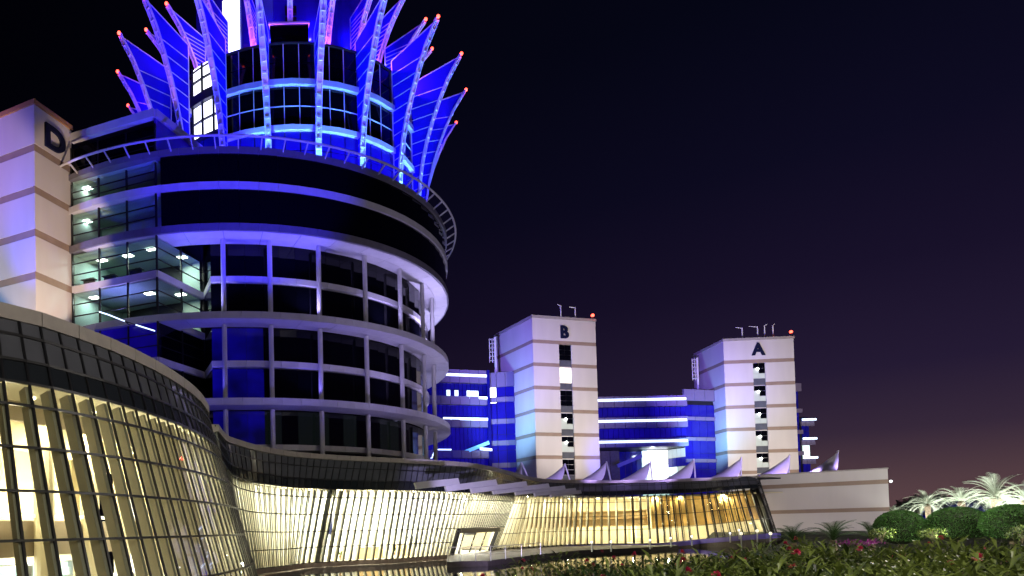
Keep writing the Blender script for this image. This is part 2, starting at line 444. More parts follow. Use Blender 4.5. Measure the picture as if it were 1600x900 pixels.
for k in range(13, 36, 2):  # extra lamps added just behind the glass to brighten the fins
    p = P1(k, .45)-n1[k]*.95; lamp('inner_lamp', 'POINT', p, 85, (1, .92, .72), .06)
    p = P1(k, .75)-n1[k]*.95; lamp('inner_lamp', 'POINT', p, 85, (1, .92, .72), .06)
for k in range(2, 34, 3):
    i = k
    p = c1[i][0].lerp(c1[i][1], .24)-n1[i]*2.3
    part('ceiling_light', MB().tube([(p.x, p.y, 6.41), (p.x, p.y, 6.36)], .22, 12), 'lamp_warm', pav1)
    lamp('ceiling_lamp', 'AREA', (p.x, p.y, 6.30), 420, (1, .86, .58), .5, (p.x, p.y, 0))
    p = c1[i][0].lerp(c1[i][1], .24)-n1[i]*4.6
    lamp('mezzanine_lamp', 'AREA', (p.x, p.y, 2.45), 240, (1, .95, .85), .4, (p.x, p.y, 0))
    p = c1[i][0].lerp(c1[i][1], .24)-n1[i]*4.0
    lamp('inner_lamp', 'POINT', (p.x, p.y, 4.9), 200, (1, .85, .55), .12)

# ---- entrance hall and restaurant wing
ctl = [((336, 664), (380, 902), .22), ((350, 681), (390, 893), .25), ((372, 689), (402, 889), .27), ((400, 697), (417, 887), .28), ((450, 706), (447, 884), .29), ((507, 711), (478, 880), .29),
       ((578, 715), (550, 876), .29), ((625, 717), (601, 874), .29), ((692, 721), (663, 870), .29), ((745, 726), (706, 867), .29),
       ((790, 736), (745, 863), .27), ((818, 744), (775, 859), .25)]
hall = []
for tpx, bpx, f in ctl: hall.append((atz(*tpx, ZT), atz(*bpx, .45), f))
hall2_ctl = [((818, 744), (775, 859), .25, .45), ((833, 747), (806, 857), .24, .45), ((850, 749), (838, 855.5), .225, .45), ((905, 751), (900, 852), .22, .47), ((960, 751), (962, 850.5), .22, .50), ((1020, 750), (1027, 849), .22, .60),
             ((1076, 748), (1089, 843), .22, .90), ((1110, 747), (1130, 839.5), .22, 1.2), ((1148, 745), (1174, 835.5), .22, 1.55), ((1176, 744), (1207, 832.5), .22, 1.75)]
rest_ = [(atz(*a, ZT), atz(*b, zb), f) for a, b, f, zb in hall2_ctl]
for k in (-2, -1):
    pass
pe = rest_[-1]
rest_.append((pe[0]+V((1.7, 1.5, 0)), pe[1]+V((1.6, 1.6, 0)), .22)); rest_.append((pe[0]+V((2.6, 4.4, 0)), pe[1]+V((2.9, 4.6, 0)), .22))

pav2 = thing('entrance_hall', (8, 50, .45), 'long curved glass entrance hall with leaning mullions and bright cream interior', 'entrance hall')
# find door bays by pixel afterwards
tmp_n = 74
def proj(p):
    d = V(p)-V((0, 0, EYE)); k = d.dot(FW); return SX+F*d.dot(RT)/k, SY-F*d.dot(UP)/k
door_cols = set()
def mark_doors(ctrl, n):
    tup = [tuple(t)+tuple(b)+(f,) for t, b, f in ctrl]
    K = 40*(len(tup)-1); smp = [splines(tup, k/40) for k in range(K+1)]; L = [0]
    for a, b in zip(smp, smp[1:]): L.append(L[-1]+math.dist([(a[i]+a[i+3])/2 for i in range(3)], [(b[i]+b[i+3])/2 for i in range(3)]))
    j = 0
    for i in range(n):
        tgt = L[-1]*(i+.5)/n
        while j < K-1 and L[j+1] < tgt: j += 1
        x, y = proj(smp[j][3:6])
        if 702 < x < 764: door_cols.add(i)
mark_doors(hall, tmp_n)
DI = sorted(door_cols)
c2, n2, P2 = build_pavilion(pav2, hall, tmp_n, [0, .36, .72, 1], [0, .11, .335, .56, .78, 1],
    dict(mw=.05, md=.06, tw=.06, fin=(.26, .14), skip=lambda i, r: i in door_cols and r >= 3,
         mull_end=lambda i: .69 if (i in door_cols and i-1 in door_cols) else 1.0))
pav3 = thing('restaurant_wing', (45, 78, 1), 'straight glass restaurant wing with amber lit panels beyond the entrance hall', 'restaurant wing')
c3, n3, P3 = build_pavilion(pav3, rest_, 50, [0, .36, .72, 1], [0, .14, .42, .70, 1],
    dict(mw=.06, md=.05, tw=.06, fin=(.32, .12), finpick=lambda p: 'frame_black' if p.x > 41.5 else 'fin_beige'))

NC3 = next(i for i in range(len(c3)) if proj(c3[i][0])[0] > 1150)
def interior(root, cols, nrm, depth, zc, lampcol, plamp, step, wallm, floor_z, dots='lamp_warm', roofz=7.85):
    pi2 = offset_pts(cols, nrm, .5, depth); pf = offset_pts(cols, nrm, .985, .12); pc = offset_pts(cols, nrm, .30, .2)
    part('interior_floor', strip(pf, pi2, floor_z-.05, .06), 'int_floor', root)
    part('ceiling', strip(pc, pi2, zc, .10), 'int_ceiling', root)
    part('roof', strip(offset_pts(cols, nrm, 0, .45), pi2, roofz, .15), 'frame_dark', root)
    part('back_wall', ribbon(offset_pts(cols, nrm, .5, depth-.2), floor_z+.01, zc, .2), wallm, root)
    for i in range(1, len(cols)-1, step):
        p = cols[i][0].lerp(cols[i][1], .3)-nrm[i]*1.25
        part('ceiling_light', MB().tube([(p.x, p.y, zc-.01), (p.x, p.y, zc-.07)], .20, 12), dots, root)
        lamp('ceiling_lamp', 'AREA', (p.x, p.y, zc-.12), plamp, lampcol, .5, (p.x, p.y, 0))
        p2 = cols[i][0].lerp(cols[i][1], .6)-nrm[i]*(depth*.55)
        lamp('room_lamp', 'POINT', (p2.x, p2.y, 3.2), plamp*.8, lampcol, .15)
interior(pav2, c2, n2, 5.5, 6.0, (1, .96, .84), 800, 4, 'int_white', .45)
interior(pav3, c3[:NC3], n3[:NC3], 6.5, 6.25, (1, .90, .66), 460, 4, 'int_wall', .62)

# things inside the hall: counters, screens, pictures
def inside(cols, nrm, i, d, f=.97):
    p = cols[i][0].lerp(cols[i][1], f)-nrm[i]*d; a = math.atan2(nrm[i].y, nrm[i].x)+pi/2; return p, a
def counter(cols, nrm, i, d, w, h, z, label, m='wood_pale'):
    p, a = inside(cols, nrm, i, d); t_ = thing('reception_counter', (p.x, p.y, z), label, 'counter')
    part('counter_body', MB().box((p.x, p.y, z+h/2), w, .55, h, a), m, t_)
    part('counter_top', MB().box((p.x, p.y, z+h+.025), w+.1, .68, .05, a), 'white_paint', t_)
def plant(cols, nrm, i, d, z, label, s=1.0):
    p, a = inside(cols, nrm, i, d); t_ = thing('potted_plant', (p.x, p.y, z), label, 'plant')
    part('pot', MB().tube([(p.x, p.y, z), (p.x, p.y, z+.45*s)], [.18*s, .26*s], 10), 'wood', t_)
    mb = MB()
    for k in range(40):
        an = random.uniform(0, 2*pi); l = random.uniform(.4, .9)*s; up = random.uniform(.3, 1.1)
        d_ = V((math.cos(an), math.sin(an), up)).normalized()*l; s_ = V((-math.sin(an), math.cos(an), 0))*.07*s
        b_ = V((p.x, p.y, z+.45*s)); mb.add([b_, b_+d_*.5+s_, b_+d_, b_+d_*.5-s_], [(0, 1, 2, 3)])
    part('leaves', mb, 'leaf', t_)
def poster(cols, nrm, i, d, w, h, z, m, label):
    p, a = inside(cols, nrm, i, d, .6); t_ = thing('display_board', (p.x, p.y, z), label, 'display board')
    part('board', MB().box((p.x, p.y, z+h/2), w, .06, h, a), m, t_)
    part('board_frame', MB().box((p.x, p.y, z+h+.02), w+.06, .08, .04, a).box((p.x, p.y, z-.02), w+.06, .08, .04, a), 'frame_dark', t_)
for i, d, w, h, lab in ((14, 2.6, 2.2, .95, 'wooden counter far left inside the entrance hall glazing'), (36, 2.2, 2.6, 1.0, 'wooden counter behind the middle bays of the entrance hall'), (44, 2.8, 2.0, 1.05, 'wooden counter next to a potted plant in the entrance hall')):
    counter(c2, n2, i, d, w, h, .46, lab)
plant(c2, n2, 40, 1.4, .46, 'potted plant inside the entrance hall between two wooden counters')
plant(c2, n2, 51, 1.2, .46, 'potted plant inside the entrance hall nearest the doorway', 1.1)
plant(c2, n2, 31, 1.4, .46, 'potted plant inside the entrance hall beside the black pillar', .9)
poster(c2, n2, 30, 3.2, 1.0, 1.7, 2.6, 'letter_blue', 'dark blue banner hanging inside the entrance hall')
poster(c2, n2, 46, 3.4, 1.6, .9, 1.3, 'office_dark', 'dark screen on a stand inside the entrance hall')
blk = thing('raking_pillar', (c2[27][1].x, c2[27][1].y, .46), 'black leaning pillar standing behind the entrance hall glazing', 'pillar')
part('shaft', MB().bar(P2(27, .30)-n2[27]*.75, P2(27, .99)-n2[27]*.75, .55, .5, c2[28][0]-c2[27][0]), 'frame_black', blk)
part('collar', MB().bar(P2(27, .28)-n2[27]*.75, P2(27, .31)-n2[27]*.75, .75, .7, c2[28][0]-c2[27][0]), 'frame_dark', blk)
for i, d, w, h, lab in ((9, 3.8, 3.0, 1.0, 'white counter under the mezzanine at the left of the near pavilion'), (15, 4.0, 2.4, 1.1, 'white counter under the mezzanine in the middle of the near pavilion')):
    counter(c1, n1, i, d, w, h, .46, lab, 'int_white')
def shelf(i, lab):
    p, a = inside(c1, n1, i, 5.7); t_ = thing('display_shelf', (p.x, p.y, .46), lab, 'shelf')
    ca, sa = math.cos(a), math.sin(a)
    for k in range(4): part('shelf_board', MB().box((p.x, p.y, .6+k*.5), 2.2, .35, .05, a), 'white_paint', t_)
    for s in (-1, 1): part('upright', MB().box((p.x+ca*1.1*s, p.y+sa*1.1*s, 1.3), .06, .35, 1.66, a), 'white_paint', t_)
    part('back_panel', MB().box((p.x-sa*-.0, p.y, 1.3), 2.1, .03, 1.5, a), 'lit_teal', t_)
shelf(7, 'white shelf with glowing pale back panel at the left of the near pavilion'); shelf(12, 'white shelf with glowing pale back panel behind the near pavilion counters')

# restaurant interior: amber panels on the right half, wooden screens on the left half
ip = offset_pts(c3, n3, .5, 3.0)
cx = [proj(c3[i][1])[0] for i in range(len(c3))]
right = [i for i in range(len(c3)-1) if 1024 < cx[i] < 1196]
for k, i in enumerate(right):
    a, b = c3[i], c3[i+1]
    pa, pb = P3(i, .24)-n3[i]*1.3, P3(i+1, .24)-n3[i+1]*1.3
    qa, qb = P3(i, .76)-n3[i]*1.3, P3(i+1, .76)-n3[i+1]*1.3
    g_ = (pb-pa)*.02
    part('amber_panel', MB().hexa([pa+g_, pb-g_, qb-g_, qa+g_], [p-n3[i]*.08 for p in (pa+g_, pb-g_, qb-g_, qa+g_)]), 'amber', pav3)
    if k % 2 == 1:
        p = P3(i, .34)-n3[i]*.55
        lamp('amber_lamp', 'POINT', (p.x, p.y, p.z-.2), 15, (1, .74, .36), .05)
        p = P3(i, .70)-n3[i]*.75
        lamp('amber_lamp', 'POINT', (p.x, p.y, p.z), 15, (1, .74, .36), .05)
        p = P3(i, .86)-n3[i]*1.6
        lamp('counter_lamp', 'POINT', (p.x, p.y, p.z), 70, (1, .90, .68), .12)
left = [i for i in range(len(c3)-1) if 838 < cx[i] < 1024]
for i in left[::1]:
    pa, pb = P3(i, .46)-n3[i]*2.2, P3(i+1, .46)-n3[i+1]*2.2; qa, qb = P3(i, .70)-n3[i]*2.2, P3(i+1, .70)-n3[i+1]*2.2
    part('timber_screen', MB().bar(pa, pb, .10, .08, V((0, 0, 1))).bar(pa.lerp(qa, .5), pb.lerp(qb, .5), .10, .08, V((0, 0, 1))).bar(qa, qb, .16, .08, V((0, 0, 1))).hexa([p-n3[i]*.06 for p in (pa, pb, qb, qa)], [p-n3[i]*.12 for p in (pa, pb, qb, qa)]), 'wood_pale', pav3)
for i in left[2::7]:
    p = P3(i, .86)-n3[i]*2.4; lamp('dining_lamp', 'POINT', (p.x, p.y, p.z), 130, (1, .93, .74), .12)
    p = P3(i, .30)-n3[i]*1.6; lamp('dining_lamp', 'POINT', (p.x, p.y, p.z), 70, (1, .86, .45), .1)
def table(i, lab):
    p, a = inside(c3, n3, i, 1.6, .96); z = .63
    t_ = thing('dining_table', (p.x, p.y, z), lab, 'table')
    part('table_top', MB().tube([(p.x, p.y, z+.72), (p.x, p.y, z+.76)], .5, 14), 'white_paint', t_)
    part('pedestal', MB().tube([(p.x, p.y, z), (p.x, p.y, z+.04), (p.x, p.y, z+.06), (p.x, p.y, z+.72)], [.3, .3, .05, .05], 10), 'steel', t_)
table(left[len(left)//5], 'round white table behind the restaurant glazing nearest the entrance hall'); table(left[len(left)//2], 'round white table in the middle of the restaurant glazing'); table(left[len(left)*9//10], 'round white table next to the amber panels of the restaurant')

# kerb under the hall, terrace and tiled kerb under the restaurant
kb = MB()
base = [c2[i][1]+n2[i]*.12 for i in range(len(c2))]
for a, b, na, nb in zip(base, base[1:], n2, n2[1:]):
    x = proj(a)[0]
    if x > 700: continue
    kb.hexa([V((p.x, p.y, -.3)) for p in (a, b, b-nb*1.2, a-na*1.2)], [V((p.x, p.y, .43)) for p in (a, b, b-nb*1.2, a-na*1.2)])
    a2, b2 = a+na*.7, b+nb*.7
    kb.hexa([V((p.x, p.y, -.3)) for p in (a2, b2, b, a)], [V((p.x, p.y, .10)) for p in (a2, b2, b, a)])
tag(part('kerb', kb, 'kerb_stone'), kind='structure')
nb_ = MB()
b1 = [c1[i][1]+n1[i]*.15 for i in range(len(c1))]
for k in range(len(b1)-1):
    a, b = b1[k], b1[k+1]; nb_.hexa([V((p.x, p.y, -.3)) for p in (a, b, b-n1[k+1]*1.2, a-n1[k]*1.2)], [V((p.x, p.y, .40)) for p in (a, b, b-n1[k+1]*1.2, a-n1[k]*1.2)])
tag(part('kerb', nb_, 'kerb_stone'), kind='structure')
# terrace in front of the doors and along the restaurant
TE = [atz(x, y, .42) for x, y in ((698, 878), (762, 876), (845, 866), (905, 860), (1000, 856), (1060, 852))]
TE[0] = TE[0]; tb_ = MB()
inner = [c2[DI[0]-1][1], c2[DI[-1]+1][1], c3[2][1], c3[12][1], c3[22][1], c3[29][1]]
for k in range(5):
    a, b, c_, d_ = TE[k], TE[k+1], inner[k+1], inner[k]
    tb_.hexa([V((p.x, p.y, -.4)) for p in (a, b, c_, d_)], [V((p.x, p.y, .42)) for p in (a, b, c_, d_)])
tag(part('terrace', tb_, 'kerb_dark'), kind='structure')
pk = MB()
for i in range(len(c3)-3):
    a, b = c3[i][1], c3[i+1][1]
    if cx[i] < 880: continue
    na, nb2 = n3[i], n3[i+1]
    pk.hexa([p-V((0, 0, .55)) for p in (a+na*.35, b+nb2*.35, b-nb2*.3, a-na*.3)], [p-V((0, 0, .02)) for p in (a+na*.35, b+nb2*.35, b-nb2*.3, a-na*.3)])
tag(part('tiled_kerb', pk, 'purple_tile'), kind='structure')
fk = MB()
for i in range(len(c3)-3):
    a, b = c3[i][1], c3[i+1][1]
    if cx[i] < 880: continue
    q_ = [a+n3[i]*.30, b+n3[i+1]*.30, b-n3[i+1]*.3, a-n3[i]*.3]
    fk.hexa([V((p.x, p.y, -.5)) for p in q_], [p-V((0, 0, .56)) for p in q_])
tag(part('foundation_wall', fk, 'kerb_dark'), kind='structure')

# entrance doorway: part of the hall
d0, d1 = DI[0], DI[-1]+1
fz = .80
A0, A1 = P2(d0, .715)+n2[d0]*.12, P2(d1, .715)+n2[d1]*.12; B0, B1 = P2(d0, .995)+n2[d0]*.12, P2(d1, .995)+n2[d1]*.12
frm = part('door_frame', MB().bar(A0, A1, .42, .5, V((0, 0, 1))).bar(A0, B0, .22, .4, A1-A0).bar(A1, B1, .22, .4, A1-A0), 'frame_black', pav2)
for u in (.22, .5, .78):
    part('door_post', MB().bar(A0.lerp(A1, u)-n2[d0]*.3, B0.lerp(B1, u)-n2[d0]*.3, .10, .12, A1-A0), 'frame_black', pav2)
for u0, u1 in ((.02, .21), (.23, .49), (.51, .77), (.79, .98)):
    a, b, c_, d_ = A0.lerp(A1, u0), A0.lerp(A1, u1), B0.lerp(B1, u1), B0.lerp(B1, u0)
    o_ = -n2[d0]*.3
    dr = part('door_leaf', MB().hexa([p+o_ for p in (a, b, c_, d_)], [p+o_*1.12 for p in (a, b, c_, d_)]), 'clear_glass', pav2)
    part('handle', MB().bar(b.lerp(c_, .45)+o_*.7-(b-a).normalized()*.1, b.lerp(c_, .62)+o_*.7-(b-a).normalized()*.1, .04, .04), 'steel', dr)
pm = (A0+A1)/2
part('door_light', MB().bar(A0.lerp(A1, .38)-n2[d0]*.9-V((0, 0, .2)), A0.lerp(A1, .62)-n2[d0]*.9-V((0, 0, .2)), .5, .25, V((0, 0, 1))), 'frame_black', pav2)
lamp('door_lamp', 'POINT', pm-n2[d0]*2-V((0, 0, .8)), 160, (1, .95, .82), .15)

# railing on the terrace edge
rl = thing('railing', TE[0], 'low steel handrail on the terrace edge in front of the entrance doors', 'railing')
RP = [atz(x, y, .43) for x, y in ((700, 877.5), (719, 877), (743, 876.5), (767, 876), (790, 873.5), (815, 870.5), (845, 866.5))]
top = MB().tube([p+V((0, 0, 1.05)) for p in RP], .035, 8)
part('top_rail', top, 'steel', rl)
part('mid_rail', MB().tube([p+V((0, 0, .55)) for p in RP], .015, 6), 'steel', rl)
for p in RP: part('post', MB().tube([p-V((0, 0, .02)), p+V((0, 0, 1.04))], .035, 8), 'steel', rl)

# canopy of seven blades over the entrance
can = thing('entrance_canopy', atz(760, 770, 5.6), 'row of slanting white canopy blades projecting over the entrance doors', 'canopy')
blades = [((649, 759), (716, 752)), ((696, 764), (775, 753.5)), ((736, 767), (822, 756)), ((770, 769), (857, 759)), ((805, 770.5), (882, 762)), ((835, 772.5), (899, 765.5)), ((860, 774), (907, 768.5))]
for k, (a, b) in enumerate(blades):
    za = 6.15
    pa = aty(*a, 47.2+k*2.6); pb = aty(*b, 50.5+k*2.9)
    zz = (pa.z+pb.z)/2
    sd_ = V((0, 0, 1))
    part('canopy_blade', MB().bar(pa, pb, .46-.02*k, .16, V((-.25, .1, 1))), 'alu_white', can)
    part('blade_bracket', MB().bar(pb, pb+V((-1.5, 2.6, 0)), .12, .12), 'alu_grey', can)
lamp('canopy_lamp', 'SPOT', (14, 40, .6), 7000, (.56, .48, 1), .1, (16, 51, 6), 70)

# bollard lights along the restaurant
for k, (x, y, lab) in enumerate(((1155, 838, 'slim glowing bollard light fourth from the right by the restaurant'), (925, 862, 'slim bollard light nearest the entrance doors by the pond'), (955, 860, 'slim bollard light second from the entrance doors by the pond'), (1016, 854, 'slim bollard light below the first amber panel'), (1048, 850.5, 'slim bollard light below the middle of the amber panels'), (1081, 848, 'slim bollard light below the right half of the amber panels'),
                    (1141, 843, 'slim bollard light before the last amber panels'))):
    Yd = 68 if x > 1000 else 64
    p = aty(x, y, Yd); h = .85; p.z = max(.4, p.z-.3)
    t_ = thing('bollard_light', p, lab, 'bollard light', 'bollard lights by the restaurant')
    part('post', MB().tube([p, p+V((0, 0, h))], .06, 10), 'white_paint', t_)
    part('lamp_head', MB().tube([p+V((0, 0, h)), p+V((0, 0, h+.16))], .08, 10), 'lit_white', t_)
for x, y, lab in ((1158, 836, 'globe garden lamp on a short white post before the amber panels'), (1204, 836, 'globe garden lamp on a short white post at the right corner of the restaurant'), (1183, 832, 'globe garden lamp close behind the right restaurant corner glazing')):
    p = aty(x, y, 67); t_ = thing('garden_lamp', p-V((0, 0, .9)), lab, 'garden lamp', 'globe garden lamps by the restaurant')
    part('post', MB().tube([p-V((0, 0, 1.6)), p], .06, 8), 'white_paint', t_)
    part('globe', MB().sphere(p+V((0, 0, .15)), .15, 12, 8), 'lit_warm', t_, smooth=True)

# ================================================================== ROUND TOWER
CX, CY = -6.5, 88.25
def pc(az, r, z): a = R(az); return V((CX+r*math.sin(a), CY-r*math.cos(a), z))
tower = thing('round_tower', (CX, CY, 0), 'round dark glass office tower with white rings and glowing blue crown of fins', 'tower')
ST = 3.93
def sector(az0, az1, ri, ro, z0, z1, gap=.03, n=1):
    g_ = math.degrees(gap/ro)/2
    q = [pc(az0+g_, ro, 0), pc(az1-g_, ro, 0), pc(az1-g_, ri, 0), pc(az0+g_, ri, 0)]
    return MB().hexa([V((p.x, p.y, z0)) for p in q], [V((p.x, p.y, z1)) for p in q])
AZ = [-66+ST*k for k in range(50)]   # front and right side
def ring(name, ri, ro, z0, z1, m, azs=AZ, back=True):
    for a, b in zip(azs, azs[1:]): part(name, sector(a, b, ri, ro, z0, z1), m, tower)
    if back:
        mb = MB(); a0 = azs[-1]; n = 24; st = (360+azs[0]-a0)/n
        for k in range(n): s_ = sector(a0+st*k, a0+st*(k+1), ri, ro, z0, z1, 0); mb.add(s_.v, s_.f)
        part(name+'_back', mb, m, tower)
# rings
ring('fascia_panel', 24.0, 26.95, 34.65, 35.28, 'alu_white')
ring('fascia_panel', 23.9, 26.95, 30.72, 31.40, 'alu_dark')
ring('fascia_panel', 23.9, 26.75, 22.66, 23.26, 'alu_white')
ring('fascia_panel', 23.9, 26.75, 14.66, 15.26, 'alu_white')
ring('parapet_panel', 24.5, 26.95, 38.0, 38.55, 'alu_dark')
AI = [-2.0+ST*k for k in range(33)]
for z0, z1 in ((26.9, 27.45), (18.72, 19.3), (10.72, 11.25)):
    ring('sill_panel', 23.0, 24.35, z0, z1, 'alu_white', AI, False)
# soffit panels under the rings
for zs in (30.66, 22.60, 14.60):
    A2 = [-30+2*ST*k for k in range(19)]
    for a, b in zip(A2, A2[1:]):
        for ri, ro in ((24.1, 25.4), (25.43, 26.8)):
            part('soffit_panel', sector(a, b, ri, ro, zs, zs+.05, .06), 'alu_white', tower)
# upper drum glazing
for z0, z1 in ((31.42, 34.63), (35.3, 37.98)):
    for a, b in zip(AZ[14:], AZ[15:]): part('pane', sector(a, b, 26.6, 26.75, z0, z1, .02), 'dark_glass', tower)
# inner glazing behind the columns
for z0, z1 in ((27.47, 30.65), (23.28, 26.78), (19.32, 22.48), (15.28, 18.58), (11.27, 14.48), (7.5, 10.58)):
    for a, b in zip(AI, AI[1:]):
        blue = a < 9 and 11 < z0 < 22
        m = 'blue_glow_glass_dim' if blue else 'dark_glass'
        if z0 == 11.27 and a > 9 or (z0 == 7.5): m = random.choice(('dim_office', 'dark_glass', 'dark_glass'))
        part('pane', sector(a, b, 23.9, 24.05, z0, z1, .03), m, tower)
cb = MB()
for k in range(48):
    s_ = sector(7.5*k, 7.5*k+7.5, 19.0, 19.8, 0, 38.0, 0); cb.add(s_.v, s_.f)
part('core_wall', cb, 'frame_black', tower)
dk = MB(); dk.prism([pc(7.5*k, 26.4, 0)[:2] for k in range(48)], 38.02, 38.2); part('roof_deck', dk, 'alu_grey', tower)
# columns
for az in (1.1, 11.2, 22.5, 35.0, 47.6, 60.2, 72.4, 84.5, 96.5, 108.5, 120):
    for z0, z1 in ((7.5, 14.48), (15.3, 22.48), (23.3, 30.65)):
        part('column', MB().tube([pc(az, 25.05, z0), pc(az, 25.05, z1)], .235, 12), 'alu_white', tower, smooth=False)
# maintenance rail around the parapet
rp = [pc(-62+2.0*k, 28.0, 38.95) for k in range(116)]
part('rail', MB().tube(rp, .11, 6), 'alu_white', tower)
for k in range(0, 52):
    az = -62+4.45*k
    part('rail_bracket', MB().bar(pc(az, 26.9, 38.35), pc(az, 27.95, 38.92), .10, .14), 'alu_white', tower)

# ---- crown
KX, KY = .9, 88.0
def kc(az, r, z): a = R(az); return V((KX+r*math.sin(a), KY-r*math.cos(a), z))
def ksec(az0, az1, ri, ro, z0, z1, gap=.02):
    g_ = math.degrees(gap/ro)/2
    q = [kc(az0+g_, ro, 0), kc(az1-g_, ro, 0), kc(az1-g_, ri, 0), kc(az0+g_, ri, 0)]
    return MB().hexa([V((p.x, p.y, z0)) for p in q], [V((p.x, p.y, z1)) for p in q])
kb2 = MB()
for k in range(60): s_ = ksec(6*k, 6*k+6, 14.5, 15.9, 38.2, 55.9, 0); kb2.add(s_.v, s_.f)
part('crown_drum', kb2, 'frame_black', tower)
part('crown_roof', MB().prism([kc(6*k, 16.2, 0)[:2] for k in range(60)], 55.9, 56.05), 'frame_dark', tower)
bays = [(-9+18*k, 9+18*k) for k in range(-5, 6)]
FZ0 = ((38.3, 42.0), (42.05, 46.2), (46.75, 51.2), (51.8, 55.85)); FZL = ((38.3, 42.4), (42.6, 47.6), (47.8, 51.8), (52.9, 56.4))
for b0, b1 in bays:
    mid_ = (b0+b1)/2
    for (z0, z1) in (FZL if abs(mid_+36) < 1 else FZ0):
        for k in range(3):
            a, b = b0+6*k, b0+6*k+6
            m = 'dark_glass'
            if z0 < 46: m = 'blue_glow_glass_dim'
            if z0 < 46 and z0 > 39: m = 'blue_glow_glass'
            if abs(mid_+36) < 1: m = 'lit_white' if z0 > 47.7 else 'blue_glow_glass_dim'
            nrow = 2
            for r_ in range(nrow):
                za, zb = z0+(z1-z0)*r_/nrow, z0+(z1-z0)*(r_+1)/nrow
                part('crown_pane', ksec(a, b, 15.92, 16.05, za+.06, zb-.06, .26 if m == 'lit_white' else .12), m, tower)
                if k and m != 'lit_white' and z0 > 46: part('crown_mullion', MB().bar(kc(a, 16.08, za), kc(a, 16.08, zb), .09, .08), 'alu_white', tower)
                if m == 'lit_white': part('crown_mullion', MB().bar(kc(a, 16.15, za), kc(a, 16.15, zb), .22, .22), 'frame_dark', tower); part('crown_mullion', MB().bar(kc(a, 16.15, za), kc(b, 16.15, za), .18, .22, V((0, 0, 1))), 'frame_dark', tower)
                if r_ and z0 > 46 and z0 < 50 and m != 'lit_white': part('crown_mullion', MB().bar(kc(a, 16.08, za), kc(b, 16.08, za), .08, .09, V((0, 0, 1))), 'alu_white', tower)
for z0, z1 in ((42.0, 42.06), (46.2, 46.75), (51.2, 51.8)):
    for b0, b1 in bays:
        if abs((b0+b1)/2+36) < 1: z0, z1 = {42.0: (42.4, 42.58), 46.2: (47.6, 47.8), 51.2: (51.8, 52.9)}.get(z0, (z0, z1))
        elif (z0, z1) in ((42.4, 42.58), (47.6, 47.8), (51.8, 52.9)): z0, z1 = {42.4: (42.0, 42.06), 47.6: (46.2, 46.75), 51.8: (51.2, 51.8)}[z0]
        part('crown_band', ksec(b0, b0+9, 15.9, 16.5, z0, z1, .0).add(*(lambda s: (s.v, s.f))(ksec(b0+9, b1, 15.9, 16.5, z0, z1, 0))), 'alu_white' if abs((b0+b1)/2+36) > 1 else 'frame_black', tower)

PROF = [(16.7, 38.4), (16.9, 42), (17.1, 45), (17.5, 47.5), (18.05, 49.7), (18.8, 52.0), (19.75, 54.4), (20.8, 56.6), (22.3, 58.9)]
PROF2 = [(13.4, 56.05), (14.1, 57.0), (14.9, 58.9), (15.9, 60.8), (17.1, 62.4), (18.4, 63.8)]
def fin_meshes(prof, sail_in, sail_top, w, rung_n, tag_):
    # radial plane: x = radius, z = height, y = tangential
    beam = MB(); pts = [V((r, 0, z)) for r, z in prof]
    for k in (-1, 1):
        for a, b in zip(pts, pts[1:]): beam.bar(a+V((0, k*w/2, 0)), b+V((0, k*w/2, 0)), .10, .20, V((0, 1, 0)))
    for a, b in zip(pts, pts[1:]): beam.bar(a-V((.14, 0, 0)), b-V((.14, 0, 0)), w*.88, .06, V((0, 1, 0)))
    bm = beam.mesh('crown_fin', 'beam_white')
    # rungs
    seg = []
    L = [0]
    for a, b in zip(pts, pts[1:]): L.append(L[-1]+(b-a).length)
    rung = MB().box((.03, 0, 0), .12, w*.95, .13).mesh('rung', 'beam_white')
    rp_ = []
    for k in range(1, rung_n):
        t_ = L[-1]*k/rung_n; j = max(i for i in range(len(L)-1) if L[i] <= t_); u = (t_-L[j])/(L[j+1]-L[j]); rp_.append(pts[j].lerp(pts[j+1], u))
    # sail: from the beam in to the inner edge
    sm = MB(); rows = []
    top_i = len(prof)-1
    for i, (r, z) in enumerate(prof):
        inn_r = sail_in; zi = min(z, sail_top) if i < top_i else sail_top
        rows.append((V((inn_r, 0, zi)), V((r-.15, 0, z-.1))))
    th = V((0, .03, 0))
    for (a, b), (c_, d_) in zip(rows, rows[1:]):
        if (c_-a).length < 1e-4: c_ = a+V((0, 0, 1e-3))
        sm.hexa([a-th, b-th, d_-th, c_-th], [a+th, b+th, d_+th, c_+th])
    sail = sm.mesh('sail', 'sail_mesh')
    bars = []
    for k in range(1, 13):
        t_ = k/13; z = prof[0][1]+(sail_top-prof[0][1])*t_
        j = max(i for i in range(len(prof)-1) if prof[i][1] <= z+1e-6); u = (z-prof[j][1])/(prof[j+1][1]-prof[j][1])
        r = prof[j][0]+(prof[j+1][0]-prof[j][0])*u
        bars.append(MB().bar((sail_in, 0, z-.2), (r, 0, z), .09, .10, V((0, 1, 0))).mesh('sail_bar', 'beam_white'))
    bars.append(MB().bar((sail_in, 0, prof[0][1]), (sail_in, 0, sail_top), .14, .14, V((0, 1, 0))).mesh('sail_bar', 'beam_white'))
    bars.append(MB().bar((sail_in, 0, sail_top), (prof[-1][0], 0, prof[-1][1]-.1), .13, .13, V((0, 1, 0))).mesh('sail_bar', 'beam_white'))
    bea = MB().sphere((prof[-1][0]+.1, 0, prof[-1][1]+.18), .20, 10, 6).mesh('beacon', 'red_lamp')
    return bm, rung, rp_, sail, bars, bea
FM1 = fin_meshes(PROF, 16.15, 57.2, .56, 20, 1)
FM2 = fin_meshes(PROF2, 13.3, 62.2, .50, 8, 2)
